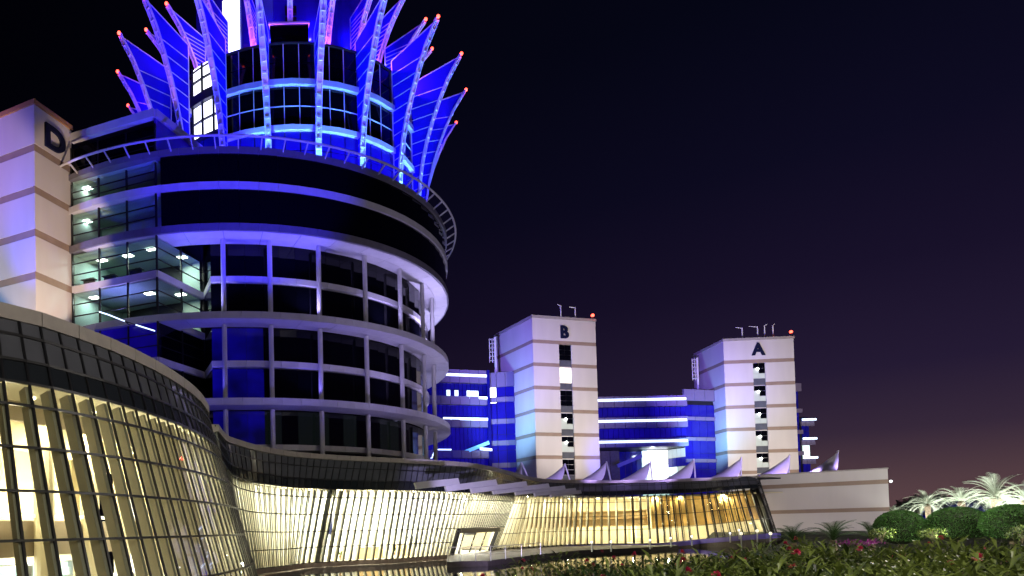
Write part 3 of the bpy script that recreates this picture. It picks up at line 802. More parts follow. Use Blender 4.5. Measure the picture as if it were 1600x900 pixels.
def put_fin(FM, az, dr=0, tilt=0):
    bm, rung, rp_, sail, bars, bea = FM
    loc = kc(az, dr, 0)-V((CX, CY, 0)) if dr else V((KX-CX, KY-CY, 0))
    f_ = link('crown_fin', bm, tower, loc, (0, 0, R(az-90)))
    for p in rp_: link('rung', rung, f_, p)
    link('sail', sail, f_)
    for b in bars: link('sail_bar', b, f_)
    link('beacon', bea, f_)
F1 = [(9.3, 0), (27, -.2), (46.5, 0), (64.8, 0), (82.6, .3), (100, .9), (-8.8, 0), (-25.5, .6), (-38.5, 2.2), (-54, 1.3), (-70, -.1), (-87, -1.1), (119, 0), (138, 0), (158, 0), (178, 0), (-104, 0), (-122, 0), (-142, 0), (-161, 0)]
for az, dr in F1: put_fin(FM1, az, dr)
for az in (0, 17, 32, 46, 62, 78.5, 95, 112, 130, 150, 170, -17, -33, -50, -65.5, -82, -99, -117, -135, -155):
    put_fin(FM2, az, .0 if az > -60 else .6)
# upper core
uc = MB()
for k in range(40): s_ = ksec(9*k, 9*k+9, 10.5, 12.2, 56.05, 72, 0); uc.add(s_.v, s_.f)
part('upper_drum', uc, 'blue_glow_glass', tower)
part('upper_bay', MB().prism([kc(-8.5, 15.2, 0)[:2], kc(7.5, 15.2, 0)[:2], kc(7.5, 12.3, 0)[:2], kc(-8.5, 12.3, 0)[:2]], 56.06, 58.8), 'dark_glass', tower)
part('upper_bay_cap', MB().prism([kc(-9, 15.4, 0)[:2], kc(8, 15.4, 0)[:2], kc(8, 12.3, 0)[:2], kc(-9, 12.3, 0)[:2]], 58.8, 59.0), 'alu_white', tower)
for z in (59.4, 60.7, 62.0): part('vent', MB().prism([kc(-2.5, 12.6, 0)[:2], kc(3.5, 12.6, 0)[:2], kc(3.5, 12.25, 0)[:2], kc(-2.5, 12.25, 0)[:2]], z, z+.85), 'frame_black', tower)
for az in (-40, -34): part('upper_pane', ksec(az, az+5.6, 12.22, 12.4, 57.4, 66, .1), 'lit_white', tower)
# crown floodlights
for k in range(20):
    az = -180+18*k
    if -110 < az < 125:
        p = kc(az, 19.6, 38.9); lamp('crown_flood', 'SPOT', p, 11000, (.035, .03, 1), .15, kc(az, 19.4, 60), 110, .8)
for az, dr in F1:
    if -20 < az < 105:
        p = kc(az, 18.6, 38.7); lamp('fin_uplight', 'SPOT', p, 7000, (.16, .62, 1), .08, kc(az, 18.0, 46), 60, .8)
        p = kc(az, 24, 40); lamp('fin_violet', 'SPOT', p, 3800, (.55, .18, 1), .03, kc(az, 20.5, 56), 46, .7)
    elif -100 < az < -20:
        p = kc(az, 25, 44); lamp('fin_violet', 'SPOT', p, 2600, (.5, .2, 1), .03, kc(az, 21, 56), 50, .7)
for az in (-85, -60, -35, -12, 12, 35, 60, 85, 110):
    lamp('upper_flood', 'POINT', kc(az, 15.4, 56.5), 1700, (.32, .06, 1), .1)
    lamp('upper_glow', 'POINT', kc(az, 13.0, 60.0), 700, (.02, .02, 1), .1)

# ================================================================== OFFICE BLOCK beside the drum (corner under the rings)
P0 = V((-12.08, 62.14, 0)); PD = aty(112, 300, 65.9); PD.z = 0; PR = V((-8.96, 67.78, 0)); PR = P0+(PR-P0)*1.25
PE = P0+(PR-P0).normalized()*12
ob = thing('office_block', (P0.x, P0.y, 0), 'dark glass corner office block between the round tower and the block lettered D', 'office block')
dl = (PD-P0).normalized(); dr_ = (PR-P0).normalized()
nl = V((dl.y, -dl.x, 0)); nl = nl if nl.y < 0 else -nl
nr = V((dr_.y, -dr_.x, 0)); nr = nr if nr.x > 0 else -nr
LL = (PD-P0).length; LR = 7.2
levels = [3.2, 7.2, 11.2, 15.26, 19.28, 23.26, 27.4, 31.4, 35.3, 38.2]
lit = {23.26: ('office_dim', .35), 27.4: ('office', 1)}
# outer frame per level: sill band, panes 3 columns x 3 rows
for zi, z in enumerate(levels):
    zn = levels[zi+1] if zi+1 < len(levels) else 41.9
    if z < 3: continue
    for d, n_, L_, nc in ((dl, nl, LL, 3), (dr_, nr, LR, 2)):
        if z >= 31 and d is dr_: continue
        side = 'l' if d is dl else 'r'
        if z not in (15.26, 23.26, 31.4, 35.3, 38.2) or (side == 'r' and z < 30):
            a, b = P0+n_*.12, P0+d*L_+n_*.12
            part('sill_band', MB().hexa([V((p.x, p.y, z-.62)) for p in (a, b, b-n_*.5, a-n_*.5)], [V((p.x, p.y, z+.02)) for p in (a, b, b-n_*.5, a-n_*.5)]), 'alu_white', ob)
        see = z in (23.26, 27.4) or (z in (31.4, 35.3) and side == 'l')
        for c_ in range(nc):
            u0, u1 = L_*c_/nc, L_*(c_+1)/nc
            zz0, zz1 = z+.04, zn-.66
            for r_ in range(3):
                za, zb = zz0+(zz1-zz0)*r_/3, zz0+(zz1-zz0)*(r_+1)/3
                a, b = P0+d*(u0+.07), P0+d*(u1-.07)
                m = 'clear_glass' if see else ('blue_glow_glass' if (z == 19.28 and side == 'l') else 'dark_glass')
                part('office_pane', MB().hexa([V((p.x, p.y, za+.04)) for p in (a, b, b-n_*.05, a-n_*.05)], [V((p.x, p.y, zb-.04)) for p in (a, b, b-n_*.05, a-n_*.05)]), m, ob)
                if r_: 
                    a, b = P0+d*u0, P0+d*u1
                    part('transom', MB().bar(V((a.x, a.y, za))-n_*.02, V((b.x, b.y, za))-n_*.02, .09, .08, V((0, 0, 1))), 'frame_black', ob)
        for c_ in range(nc+1):
            a = P0+d*(L_*c_/nc)
            part('mullion', MB().bar(V((a.x, a.y, z+.02)), V((a.x, a.y, zn-.62)), .16, .16, d), 'frame_black', ob)
# wall joining the block to the round glazing
JA, JB = P0+dr_*7.25, pc(-2.0, 24.0, 0)
for z0, z1 in ((27.47, 30.65), (23.28, 26.78), (19.32, 22.48), (15.28, 18.58), (11.27, 14.48)):
    for k in range(2):
        a, b = JA.lerp(JB, k/2+.01), JA.lerp(JB, k/2+.49)
        part('office_pane', MB().hexa([V((p.x, p.y, z0)) for p in (a, b, b+V((0, .1, 0)), a+V((0, .1, 0)))], [V((p.x, p.y, z1)) for p in (a, b, b+V((0, .1, 0)), a+V((0, .1, 0)))]), 'dark_glass', ob)
for z0, z1 in ((26.8, 27.45), (18.6, 19.3), (10.6, 11.25)):
    a, b = JA, JB; part('sill_band', MB().hexa([V((p.x, p.y-.25, z0)) for p in (a, b, b+V((0, .6, 0)), a+V((0, .6, 0)))], [V((p.x, p.y-.25, z1)) for p in (a, b, b+V((0, .6, 0)), a+V((0, .6, 0)))]), 'alu_white', ob)
# rooms
def room(z0, z1, depth, wallm, lights, dr_depth=3):
    q = [P0+dl*.15+dr_*.15, P0+dl*(LL-.1)+dr_*.15, P0+dl*(LL-.1)+dr_*depth, P0+dl*.15+dr_*depth]
    fl = MB().prism([(p.x, p.y) for p in q], z0, z0+.03); part('office_floor', fl, 'office_dark', ob)
    part('office_ceiling', MB().prism([(p.x, p.y) for p in q], z1-.04, z1), 'office_wall', ob)
    a, b = q[2], q[3]
    part('office_back_wall', MB().hexa([V((p.x, p.y, z0)) for p in (a, b, b+dr_*.1, a+dr_*.1)], [V((p.x, p.y, z1)) for p in (a, b, b+dr_*.1, a+dr_*.1)]), wallm, ob)
    a, b = q[1], q[2]
    part('office_side_wall', MB().hexa([V((p.x, p.y, z0)) for p in (a, b, b+dl*.1, a+dl*.1)], [V((p.x, p.y, z1)) for p in (a, b, b+dl*.1, a+dl*.1)]), wallm, ob)
    for (u, v, pw, col) in lights:
        p = P0+dl*u+dr_*v
        part('office_light', MB().prism([(p.x+sx*.45*dl.x+sy*.3*dr_.x, p.y+sx*.45*dl.y+sy*.3*dr_.y) for sx, sy in ((-1, -1), (1, -1), (1, 1), (-1, 1))], z1-.09, z1-.05), 'lamp_white', ob)
        lamp('office_lamp', 'AREA', (p.x, p.y, z1-.14), pw, col, .8, (p.x, p.y, 0))
tl = (.75, 1, .93)
room(27.42, 30.6, 6.8, 'office_wall', [(2.2, 2, 170, tl), (5.2, 2.4, 220, tl), (8.2, 2.2, 130, tl), (.9, 5.0, 260, (.9, 1, .85))])
room(23.3, 26.7, 6.8, 'office_wall', [(8.6, 1.6, 90, tl), (.8, 4.6, 150, (.95, 1, .8)), (3.2, 3, 22, tl)])
room(31.45, 34.6, 4.0, 'office_wall', [(9.5, 1.6, 10, (.8, 1, .95))])
room(35.35, 37.95, 4.0, 'office_wall', [(9.4, 1.6, 20, (1, .93, .75))])
for u, v, z, lab in ((3.0, .8, 27.46, 'dark desk and chair in the brightest office window near the block corner'), (6.2, 1.0, 27.46, 'dark desk and chair in the middle bright office window'), (8.6, .9, 27.46, 'dark desk and chair in the bright office window beside the block lettered D')):
    p = P0+dl*u+dr_*v; t_ = thing('office_desk', (p.x, p.y, z), lab, 'desk'); an = math.atan2(dl.y, dl.x)
    part('desk_top', MB().box((p.x, p.y, z+.74), 1.5, .7, .05, an), 'office_dark', t_)
    part('desk_panel', MB().box((p.x, p.y, z+.36), 1.4, .05, .7, an), 'office_dark', t_)
    q = p+dl*.2+dr_*.55
    part('chair_back', MB().box((q.x, q.y, z+.85), .5, .08, .65, an+.3), 'frame_black', t_)
# block body and roof storey fascia
q = [P0+dl*.3+dr_*7.2, PD+dr_*7.2, PD+dr_*14, P0+dr_*14]
part('block_body', MB().prism([(p.x, p.y) for p in q], 0, 38.0), 'frame_black', ob)
for d, n_, L_ in ((dl, nl, LL), (dr_, nr, 8.3)):
    a, b = P0+n_*.25-(d*0.0), P0+d*L_+n_*.25
    if d is dl: a = P0+n_*.25
    else: a = P0+n_*.25+d*.02
    part('roof_fascia', MB().hexa([V((p.x, p.y, 41.9)) for p in (a, b, b-n_*.6, a-n_*.6)], [V((p.x, p.y, 42.65)) for p in (a, b, b-n_*.6, a-n_*.6)]), 'alu_white', ob)
a, b = P0+dr_*.1, P0+dr_*8.2
part('roof_screen', MB().hexa([V((p.x, p.y, 38.25)) for p in (a, b, b-nr*.2, a-nr*.2)], [V((p.x, p.y, 41.88)) for p in (a, b, b-nr*.2, a-nr*.2)]), 'blue_glow_glass', ob)
part('roof_slab', MB().prism([(p.x, p.y) for p in (P0+dr_*.2, PD+dr_*.2, PD+dr_*8, P0+dr_*8)], 42.0, 42.1), 'frame_dark', ob)
# reflected streak below the ring at left, put in as glowing tubes with clip
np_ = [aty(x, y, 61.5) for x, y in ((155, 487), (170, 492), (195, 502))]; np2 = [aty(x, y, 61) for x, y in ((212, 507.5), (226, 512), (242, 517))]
streak = thing('reflection_streak', np_[0], 'bent white reflection streak, put in as glowing tube, running down past the office windows at left', 'reflection streak')
part('tube', MB().tube(np_, .055, 6), 'led_white', streak); part('tube', MB().tube(np2, .055, 6), 'led_white', streak); part('streak_sleeve', MB().tube([np_[2], np2[0]], .05, 6), 'frame_dark', streak)
part('streak_clip', MB().bar(np_[2], np_[2]+V((.2, 1.2, 0)), .06, .06), 'frame_dark', streak)

# ================================================================== LETTERED BLOCKS
def letter_mesh(ch, h, depth, bold):
    cu = bpy.data.curves.new('letter', 'FONT'); cu.body = ch; cu.size = h/.69; cu.extrude = depth; cu.offset = bold; cu.align_x = 'CENTER'
    o = bpy.data.objects.new('letter_tmp', cu); COL.objects.link(o)
    dg = bpy.context.evaluated_depsgraph_get(); me = bpy.data.meshes.new_from_object(o.evaluated_get(dg))
    COL.objects.unlink(o); bpy.data.objects.remove(o); me.name = 'letter'; me.materials.clear(); me.materials.append(M['letter_blue']); return me
def block(label, C, fd, wf, sd_, ds, ztop, bands, bt, lett, lz, lh, lu, lsx, strip_u, wins, zb=0):
    root = thing('tower_block', (C.x, C.y, 0), label, 'tower block')
    fd = fd.normalized(); sd_ = sd_.normalized()
    fn = V((fd.y, -fd.x, 0)); fn = fn if fn.y < 0 else -fn
    sn = -fd
    q = [C+fd*.1+sd_*.35, C+fd*(wf-.02)+sd_*.35, C+fd*(wf-.02)+sd_*(ds-.1), C+fd*.1+sd_*(ds-.1)]
    part('core_wall', MB().prism([(p.x, p.y) for p in q], zb, ztop-.1), 'render_wall', root)
    zs = [ztop]+list(bands)
    edges = list(bands)+[bands[-1]-3.9*k for k in range(1, 6)]
    edges = [z for z in edges if z > zb+.5]
    segs = []; hi = ztop-.45
    for z in edges: segs.append((z, hi)); hi = z-bt
    segs.append((zb, hi))
    def slab(u0, u1, d, n_, z0, z1, out, th, nm, m):
        a, b = C+d*u0, C+d*u1
        p = [a+n_*out, b+n_*out, b+n_*(out-th), a+n_*(out-th)]
        return part(nm, MB().hexa([V((k.x, k.y, z0)) for k in p], [V((k.x, k.y, z1)) for k in p]), m, root)
    for si, (z0, z1) in enumerate(segs):
        if strip_u and si > 0:
            slab(0, wf*strip_u[0], fd, fn, z0+.02, z1-.02, .0, .12, 'wall_panel', 'render_wall')
            slab(wf*strip_u[1], wf, fd, fn, z0+.02, z1-.02, .0, .12, 'wall_panel', 'render_wall')
        else: slab(0, wf, fd, fn, z0+.02, z1-.02, .0, .12, 'wall_panel', 'render_wall')
        slab(.13, ds, sd_, sn, z0+.02, z1-.02, .0, .12, 'wall_panel', 'render_wall')
    for si, z in enumerate(edges):
        if strip_u and si > 0:
            slab(0, wf*strip_u[0], fd, fn, z-bt, z, -.03, .12, 'band', 'band_brown'); slab(wf*strip_u[1], wf, fd, fn, z-bt, z, -.03, .12, 'band', 'band_brown')
        else: slab(.0, wf, fd, fn, z-bt, z, -.03, .12, 'band', 'band_brown')
        slab(.13, ds, sd_, sn, z-bt, z, -.03, .12, 'band', 'band_brown')
    slab(-.12, wf+.12, fd, fn, ztop-.45, ztop, .12, .5, 'coping', 'coping_warm_brown' if lett == 'D' else 'coping_stone'); slab(.4, ds, sd_, sn, ztop-.45, ztop, .12, .5, 'coping', 'coping_warm_brown' if lett == 'D' else 'coping_stone')
    me = letter_mesh(lett, lh, .12, lh*.045)
    o = link('letter', me, root); o.matrix_local = Matrix.Translation(C+fd*(wf*lu)+fn*.14+V((0, 0, lz))-ORG[root.name]) @ Matrix(((fd.x, 0, -fd.y if False else fn.x, 0), (fd.y, 0, fn.y, 0), (0, 1, 0, 0), (0, 0, 0, 1))) @ Matrix.Diagonal((lsx, 1, 1, 1))
    if strip_u:
        u0, u1 = wf*strip_u[0]+.02, wf*strip_u[1]-.02
        for k, (z0, z1) in enumerate(segs[1:]):
            w_ = wins[min(k, len(wins)-1)]
            zt = z1-.05; zw = z0-bt+.1 if z0 > zb+1 else z0
            h = zt-zw; zm = zw+h*.30
            slab(u0, u1, fd, fn, zw, zm-.03, -.10, .1, 'spandrel', 'spandrel_glass')
            nrow = 3
            for r_ in range(nrow):
                za, zb2 = zm+(zt-zm)*r_/nrow, zm+(zt-zm)*(r_+1)/nrow
                for c_ in range(2):
                    ua, ub = u0+(u1-u0)*c_/2, u0+(u1-u0)*(c_+1)/2
                    m = {'d': 'dark_glass', 'l': 'lit_warm', 's': 'lit_dim' if (c_ == 0 or r_ == 0) and not (r_ == 2) else 'dark_glass'}[w_]
                    slab(ua+.03, ub-.03, fd, fn, za+.03, zb2-.03, -.14, .05, 'stair_pane', m)
            if w_ == 's':
                p = C+fd*(u0+(u1-u0)*.38)+fn*(-.05)+V((0, 0, zm+(zt-zm)*.62))
                part('stair_lamp', MB().sphere(p, .22, 8, 6), 'lamp_white', root)
    return root, fn, sn
# B
CB = aty(835, 620, 112); CB.z = 0; B2 = aty(934, 620, 115); B2.z = 0
fB = B2-CB; wB = fB.length; sB = V((-fB.y, fB.x, 0))
zB = lambda y: aty(835, y, 112).z
bandsB = [zB(y) for y in (530, 566, 602.3, 638.5, 675.5, 711.5)]
rootB, fnB, snB = block('pale tower block lettered B in the middle with one bright warm window', CB, fB, wB, sB, 12, zB(492), bandsB, .58, 'B', zB(525.3), 1.95, .49, 1.02, (.405, .60), 'dldssdl')
# A
CA = aty(1133.5, 620, 126); CA.z = 0; A2_ = aty(1243.5, 620, 125); A2_.z = 0
fA = A2_-CA; wA = fA.length; sA = V((-fA.y, fA.x, 0))
zA = lambda y: aty(1133.5, y, 126).z
bandsA = [zA(y) for y in (563.5, 599, 634, 669, 704)]
rootA, fnA, snA = block('pale tower block lettered A at the right with a lamp lit in every stair window', CA, fA, wA, sA, 11, zA(529.5), bandsA, .62, 'A', zA(556.5), 2.15, .49, 1.0, (.41, .585), 'sssssss')
# D
CD = aty(54.5, 300, 62); CD.z = 0; D2 = aty(112.3, 300, 66.2); D2.z = 0
fD = D2-CD; wD = fD.length; sD = V((-fD.y, fD.x, 0))
zD = lambda y: aty(54.5, y, 62).z
bandsD = [zD(y) for y in (224, 290, 357, 424)]
rootD, fnD, snD = block('tall pale tower block lettered D at the left edge of the scene', CD, fD, wD, sD, 14, zD(155), bandsD, .66, 'D', zD(216), 2.1, .51, 1.2, None, 'd')

# ------------------------------------------------ rooftop aerials, lattice masts, warning lights
def mast(px, py, Y, h, arm, label):
    p = aty(px, py, Y); t_ = thing('aerial_mast', p, label, 'aerial')
    part('pole', MB().tube([p-V((0, 0, .5)), p+V((0, 0, h))], .10, 8), 'white_paint', t_)
    q = p+V((0, 0, h-.05))
    part('arm', MB().tube([q, q+V((-arm, 0, .15 if arm > .8 else .3))], .07, 6), 'white_paint', t_)
mast(876.5, 495, 113.5, 1.9, .55, 'thin aerial with short arm on the roof of block B, left of two')
mast(899, 496.5, 114.5, 1.8, 1.0, 'thin aerial with long arm on the roof of block B, right of two')
mast(1160, 528, 126.5, 1.9, 1.2, 'leftmost of the four aerials on the roof of block A')
mast(1184, 526, 126.5, 1.9, 1.6, 'second aerial from the left on the roof of block A, longest arm')
mast(1195, 525, 126.5, 2.0, -.5, 'hooked aerial third from the left on the roof of block A')
mast(1208, 524, 126.5, 1.9, -.35, 'rightmost of the four aerials on the roof of block A')
def warn(px, py, Y, label):
    p = aty(px, py, Y); t_ = thing('warning_light', p, label, 'warning light')
    part('base', MB().tube([p-V((0, 0, .5)), p], .14, 8), 'frame_dark', t_)
    part('lens', MB().sphere(p+V((0, 0, .18)), .28, 10, 8), 'red_lamp', t_, smooth=True)
    lamp('warning_lamp', 'POINT', p+V((0, -.6, .5)), 60, (1, .1, .06), .1)
warn(926, 494.5, 115, 'red warning light on the roof corner of block B'); warn(1236, 520, 125.3, 'red warning light on the roof corner of block A')
def lattice(px, y0, y1, Y, label):
    p, q = aty(px, y1, Y), aty(px-2, y0, Y); t_ = thing('lattice_mast', p, label, 'mast')
    part('pole', MB().tube([p-V((0, 0, 2)), q], .22, 8), 'alu_white', t_)
    for k in range(6):
        z = q.z-.4-k*.75
        part('rung', MB().bar((q.x-1.0, q.y, z), (q.x+.1, q.y, z), .12, .12), 'alu_white', t_)
    for dx in (-1.0, -.5): part('upright', MB().bar((q.x+dx, q.y, q.z-.2), (q.x+dx, q.y, q.z-4.5), .12, .12), 'alu_white', t_)
lattice(775, 527, 582, 119, 'white ladder like mast behind the left side of block B'); lattice(1091, 559, 610, 133, 'white ladder like mast behind the left side of block A')

# ================================================================== LINK BUILDINGS
def wall_run(root, a, b, z0, z1, n, nm, m, th=.1, out=0, rows=1, mf=None):
    d = (b-a); n_ = V((d.y, -d.x, 0)).normalized(); n_ = n_ if n_.y < 0 else -n_
    for k in range(n):
        for r_ in range(rows):
            p, q = a+d*(k/n)+d.normalized()*.04, a+d*((k+1)/n)-d.normalized()*.04
            za, zb = z0+(z1-z0)*r_/rows+.03, z0+(z1-z0)*(r_+1)/rows-.03
            c = [p+n_*out, q+n_*out, q+n_*(out-th), p+n_*(out-th)]
            mm = mf(k, r_) if mf else m
            part(nm, MB().hexa([V((i.x, i.y, za)) for i in c], [V((i.x, i.y, zb)) for i in c]), mm, root)
    return n_
def xy(px, py, Y): p = aty(px, py, Y); p.z = 0; return p
# between tower and B
k1 = thing('link_building', xy(720, 650, 117), 'blue glowing link building between the round tower and block B', 'link building')
a1, b1_, c1_ = xy(640, 640, 114.5), xy(761, 640, 118), CB+sB.normalized()*5.8
zl = lambda y, Y=118, h=824: (h-y)*Y/1056+EYE
fas1 = [(zl(599), zl(578.5), zl(587.3)), (zl(633), zl(620), zl(621.8)), (zl(668), zl(656), zl(655.3)), (zl(716), zl(704), zl(703))]
for f0, f1, led in fas1:
    n_ = wall_run(k1, a1, b1_, f0, f1, 8, 'fascia_panel', 'link_fascia', .6, .7)
tops_ = [f[0] for f in fas1[:-1]]; bots_ = [f[1] for f in fas1[1:]]
def litf(k, r_):
    return 'lit_teal' if (k in (9, 11, 14, 15, 16) and r_ == 0) else 'blue_glow_glass_dim'
wall_run(k1, a1, b1_, bots_[0], tops_[0], 19, 'pane', '', .1, 0, 2, mf=litf)
wall_run(k1, a1, b1_, bots_[1], tops_[1], 19, 'pane', 'blue_glow_glass', .1, 0, 1)
wall_run(k1, a1, b1_, bots_[2], tops_[2], 19, 'pane', 'blue_glow_glass', .1, 0, 1)
wall_run(k1, a1, b1_, 8, fas1[3][0], 19, 'pane', 'blue_glow_glass', .1, 0, 1)
for (f0, f1, led), (xa, xb) in zip(fas1, ((692, 758), (672, 759), (689, 758), (745, 763))):
    p, q = aty(xa, 640, 116.1), aty(xb, 640, 118); p.z = led; q.z = led
    part('led_strip', MB().bar(p+n_*.78, q+n_*.78, .42, .14, V((0, 0, 1))), 'led_white', k1)
p, q = aty(678, 703.5, 115), aty(705, 703.5, 116); part('led_strip', MB().bar(p, q, .42, .14, V((0, 0, 1))).bar(p, aty(674, 716, 114.8), .42, .14), 'led_white', k1)
p, q = aty(727, 706, 116.5), aty(764, 691.5, 116.5); part('stair_rail', MB().bar(p, q, .6, .3, V((0, 0, 1))), 'led_teal', k1)
part('end_pier', MB().bar(V((b1_.x, b1_.y, 8))+n_*.5, V((b1_.x, b1_.y, fas1[0][1]))+n_*.5, .5, .8), 'blue_glow_glass_dim', k1)
for zf, h in ((zl(592), 2.6), (zl(623.5), .9), (zl(658), .9), (zl(692), .9), (zl(727), .9)):
    wall_run(k1, b1_+V((.3, .5, 0)), c1_, zf-h/2, zf+h/2, 3, 'fascia_panel', 'link_fascia', .4, .3)
wall_run(k1, b1_+V((.3, .5, 0)), c1_, 8, zl(592)-1.3, 3, 'pane', '', .1, 0, 7, mf=lambda k, r_: 'lit_white' if (k == 0 and r_ == 6) else 'blue_glow_glass')
part('body', MB().prism([(p.x, p.y) for p in (a1+V((0, .5, 0)), b1_+V((0, .5, 0)), b1_+V((-2, 8, 0)), a1+V((-2, 8, 0)))], 0, fas1[0][1]-.2), 'frame_black', k1)
part('body', MB().prism([(p.x, p.y) for p in (b1_+V((.2, 1, 0)), c1_+V((0, .3, 0)), c1_+V((-1, 8, 0)), b1_+V((-1, 8, 0)))], 0, fas1[0][1]-.4), 'frame_black', k1)
# between B and A
k2 = thing('link_building', xy(1000, 650, 127), 'blue glowing link building between block B and block A with white light strips', 'link building')
a2, b2_, c2_ = xy(925, 640, 127), xy(1071, 640, 127), CA+sA.normalized()*4.0
zk = lambda y: (819-y)*127/1056+EYE
fas2 = [(zk(635), zk(618), zk(624)), (zk(668), zk(651), zk(657)), (zk(698), zk(685), zk(689.5))]
for f0, f1, led in fas2:
    n_ = wall_run(k2, a2, b2_, f0, f1, 9, 'fascia_panel', 'link_fascia', .6, .7)
    p, q = V((a2.x, a2.y, led)), V((b2_.x-.3, b2_.y, led))
    part('led_strip', MB().bar(p+n_*.78, q+n_*.78, .42, .14, V((0, 0, 1))), 'led_white', k2)
for (f0, f1) in ((fas2[0][0], fas2[1][1]), (fas2[1][0], fas2[2][1])):
    wall_run(k2, a2, b2_, f1, f0, 18, 'pane', 'blue_glow_glass', .1, 0, 1)
part('body', MB().prism([(p.x, p.y) for p in (a2+V((0, .5, 0)), b2_+V((0, .5, 0)), b2_+V((0, 9, 0)), a2+V((0, 9, 0)))], zk(698), zk(620)), 'frame_black', k2)
# open storey below with a bright stair hall
lo, lh_ = xy(935, 720, 131), xy(1071, 720, 131)
wall_run(k2, xy(925, 720, 131), xy(968, 720, 131), 7, zk(698)-.1, 3, 'hall_panel', 'kerb_stone', .3)
wall_run(k2, xy(968, 720, 133), xy(1004, 720, 133), 7, zk(698)-.1, 4, 'pane', 'blue_glow_glass_dim', .1)
wall_run(k2, xy(1003, 720, 132), xy(1044, 720, 132), 7, zk(698)-.1, 5, 'pane', '', .1, 0, 4, mf=lambda k, r_: 'lit_white' if (k > 0 and r_ > 0) else 'lit_teal')
wall_run(k2, xy(1044, 720, 131.5), xy(1071, 720, 128), 7, zk(698)-.1, 4, 'pane', '', .1, 0, 6, mf=lambda k, r_: 'lit_teal' if r_ == 3 and k < 2 else 'lit_dim' if r_ % 2 else 'blue_glow_glass')
lamp('hall_lamp', 'POINT', aty(1020, 708, 129.5), 350, (.8, .95, 1), .2)
p, q = aty(965, 728, 129), aty(1003, 712, 129); part('stair_rail', MB().bar(p, q, .7, .3, V((0, 0, 1))), 'alu_white', k2)
for y, h in ((617, 2.2), (654, .7), (686, .7), (720, .7)):
    z = (818-y)*129/1056+EYE; wall_run(k2, b2_+V((.3, 1.2, 0)), c2_, z-h/2, z+h/2, 3, 'fascia_panel', 'link_fascia', .4, .3)
wall_run(k2, b2_+V((.3, 1.2, 0)), c2_, 7, zk(620)-1.2, 4, 'pane', 'blue_glow_glass', .1, 0, 6)
part('body', MB().prism([(p.x, p.y) for p in (b2_+V((.2, 1.6, 0)), c2_+V((0, .3, 0)), c2_+V((0, 8, 0)), b2_+V((0, 9, 0)))], 0, zk(620)-.3), 'frame_black', k2)
# annex right of A
k3 = thing('annex', xy(1260, 690, 131), 'narrow annex right of block A with three glowing white balconies', 'annex')
wa, wb = xy(1241, 690, 129), xy(1250, 690, 129)
wall_run(k3, wa, wb, 7, zA(604), 1, 'wall_panel', 'blue_glow_glass_dim', .3, 0, 5)
for y in (606, 640, 674, 708): z = zA(y); wall_run(k3, wa+V((0, -.2, 0)), wb+V((0.6, -.2, 0)), z-.4, z+.4 if y > 606 else z+1.2, 1, 'balcony_front', 'link_fascia', .3)
va, vb = xy(1250, 690, 130), xy(1271, 690, 130)
for y in (654, 684.5, 715):
    z = zA(y)
    wall_run(k3, va, vb, z-1.2, z-.25, 3, 'balcony_front', 'link_fascia', .3, .5)
    part('led_strip', MB().bar(V((va.x, va.y-.8, z)), V((vb.x+.1, vb.y-.8, z)), .36, .12, V((0, 0, 1))), 'led_white', k3)
wall_run(k3, va+V((0, .3, 0)), vb+V((-.5, .3, 0)), 7, zA(650), 3, 'pane', '', .1, 0, 6, mf=lambda k, r_: 'lit_teal' if r_ == 3 else ('blue_glow_glass_dim'))
part('body', MB().prism([(p.x, p.y) for p in (wa+V((0, .4, 0)), vb+V((-.6, .8, 0)), vb+V((-.6, 7, 0)), wa+V((0, 7, 0)))], 0, zA(648)), 'frame_black', k3)

# ================================================================== END WALL right of the restaurant
EA, EB = xy(1190, 790, 79.0), xy(1389.5, 790, 72)
ew = thing('end_wall', (EB.x, EB.y, 1.2), 'long pale rendered wall with two brown stripes beside the restaurant wing', 'wall')
de = (EB-EA).normalized(); ne = V((de.y, -de.x, 0)); ne = ne if ne.y < 0 else -ne; Le = (EB-EA).length
def zend(y): return (811.5-y)*72/1056+EYE
segs = [(zend(748.5)+.01, zend(732)), (zend(792)+.01, zend(755)-.01), (.9, zend(798)-.01)]
for z0, z1 in segs:
    for k in range(3):
        a, b = EA+de*(Le*k/3), EA+de*(Le*(k+1)/3)
        part('wall_panel', MB().hexa([V((p.x, p.y, z0)) for p in (a, b, b-ne*.4, a-ne*.4)], [V((p.x, p.y, z1)) for p in (a, b, b-ne*.4, a-ne*.4)]), 'render_wall', ew)
for z0, z1 in ((zend(755), zend(748.5)), (zend(798), zend(792))):
    part('band', MB().hexa([V((p.x, p.y, z0)) for p in (EA-ne*.03, EB-ne*.03, EB-ne*.4, EA-ne*.4)], [V((p.x, p.y, z1)) for p in (EA-ne*.03, EB-ne*.03, EB-ne*.4, EA-ne*.4)]), 'band_brown', ew)
part('coping', MB().hexa([V((p.x, p.y, zend(732)+.01)) for p in (EA+ne*.08, EB+ne*.08+de*.08, EB-ne*.5+de*.08, EA-ne*.5)], [V((p.x, p.y, zend(730))) for p in (EA+ne*.08, EB+ne*.08+de*.08, EB-ne*.5+de*.08, EA-ne*.5)]), 'coping_stone', ew)
part('return_wall', MB().hexa([V((p.x, p.y, .9)) for p in (EB-ne*.42, EB-de*.4-ne*.42, EB-de*.4-ne*9, EB-ne*9)], [V((p.x, p.y, zend(732))) for p in (EB-ne*.42, EB-de*.4-ne*.42, EB-de*.4-ne*9, EB-ne*9)]), 'render_wall', ew)
pd_ = aty(1347.5, 822, 73.6); part('door', MB().box((pd_.x, pd_.y-.05, 2.25), .36, .10, 1.6, math.atan2(de.y, de.x)), 'frame_dark', ew)
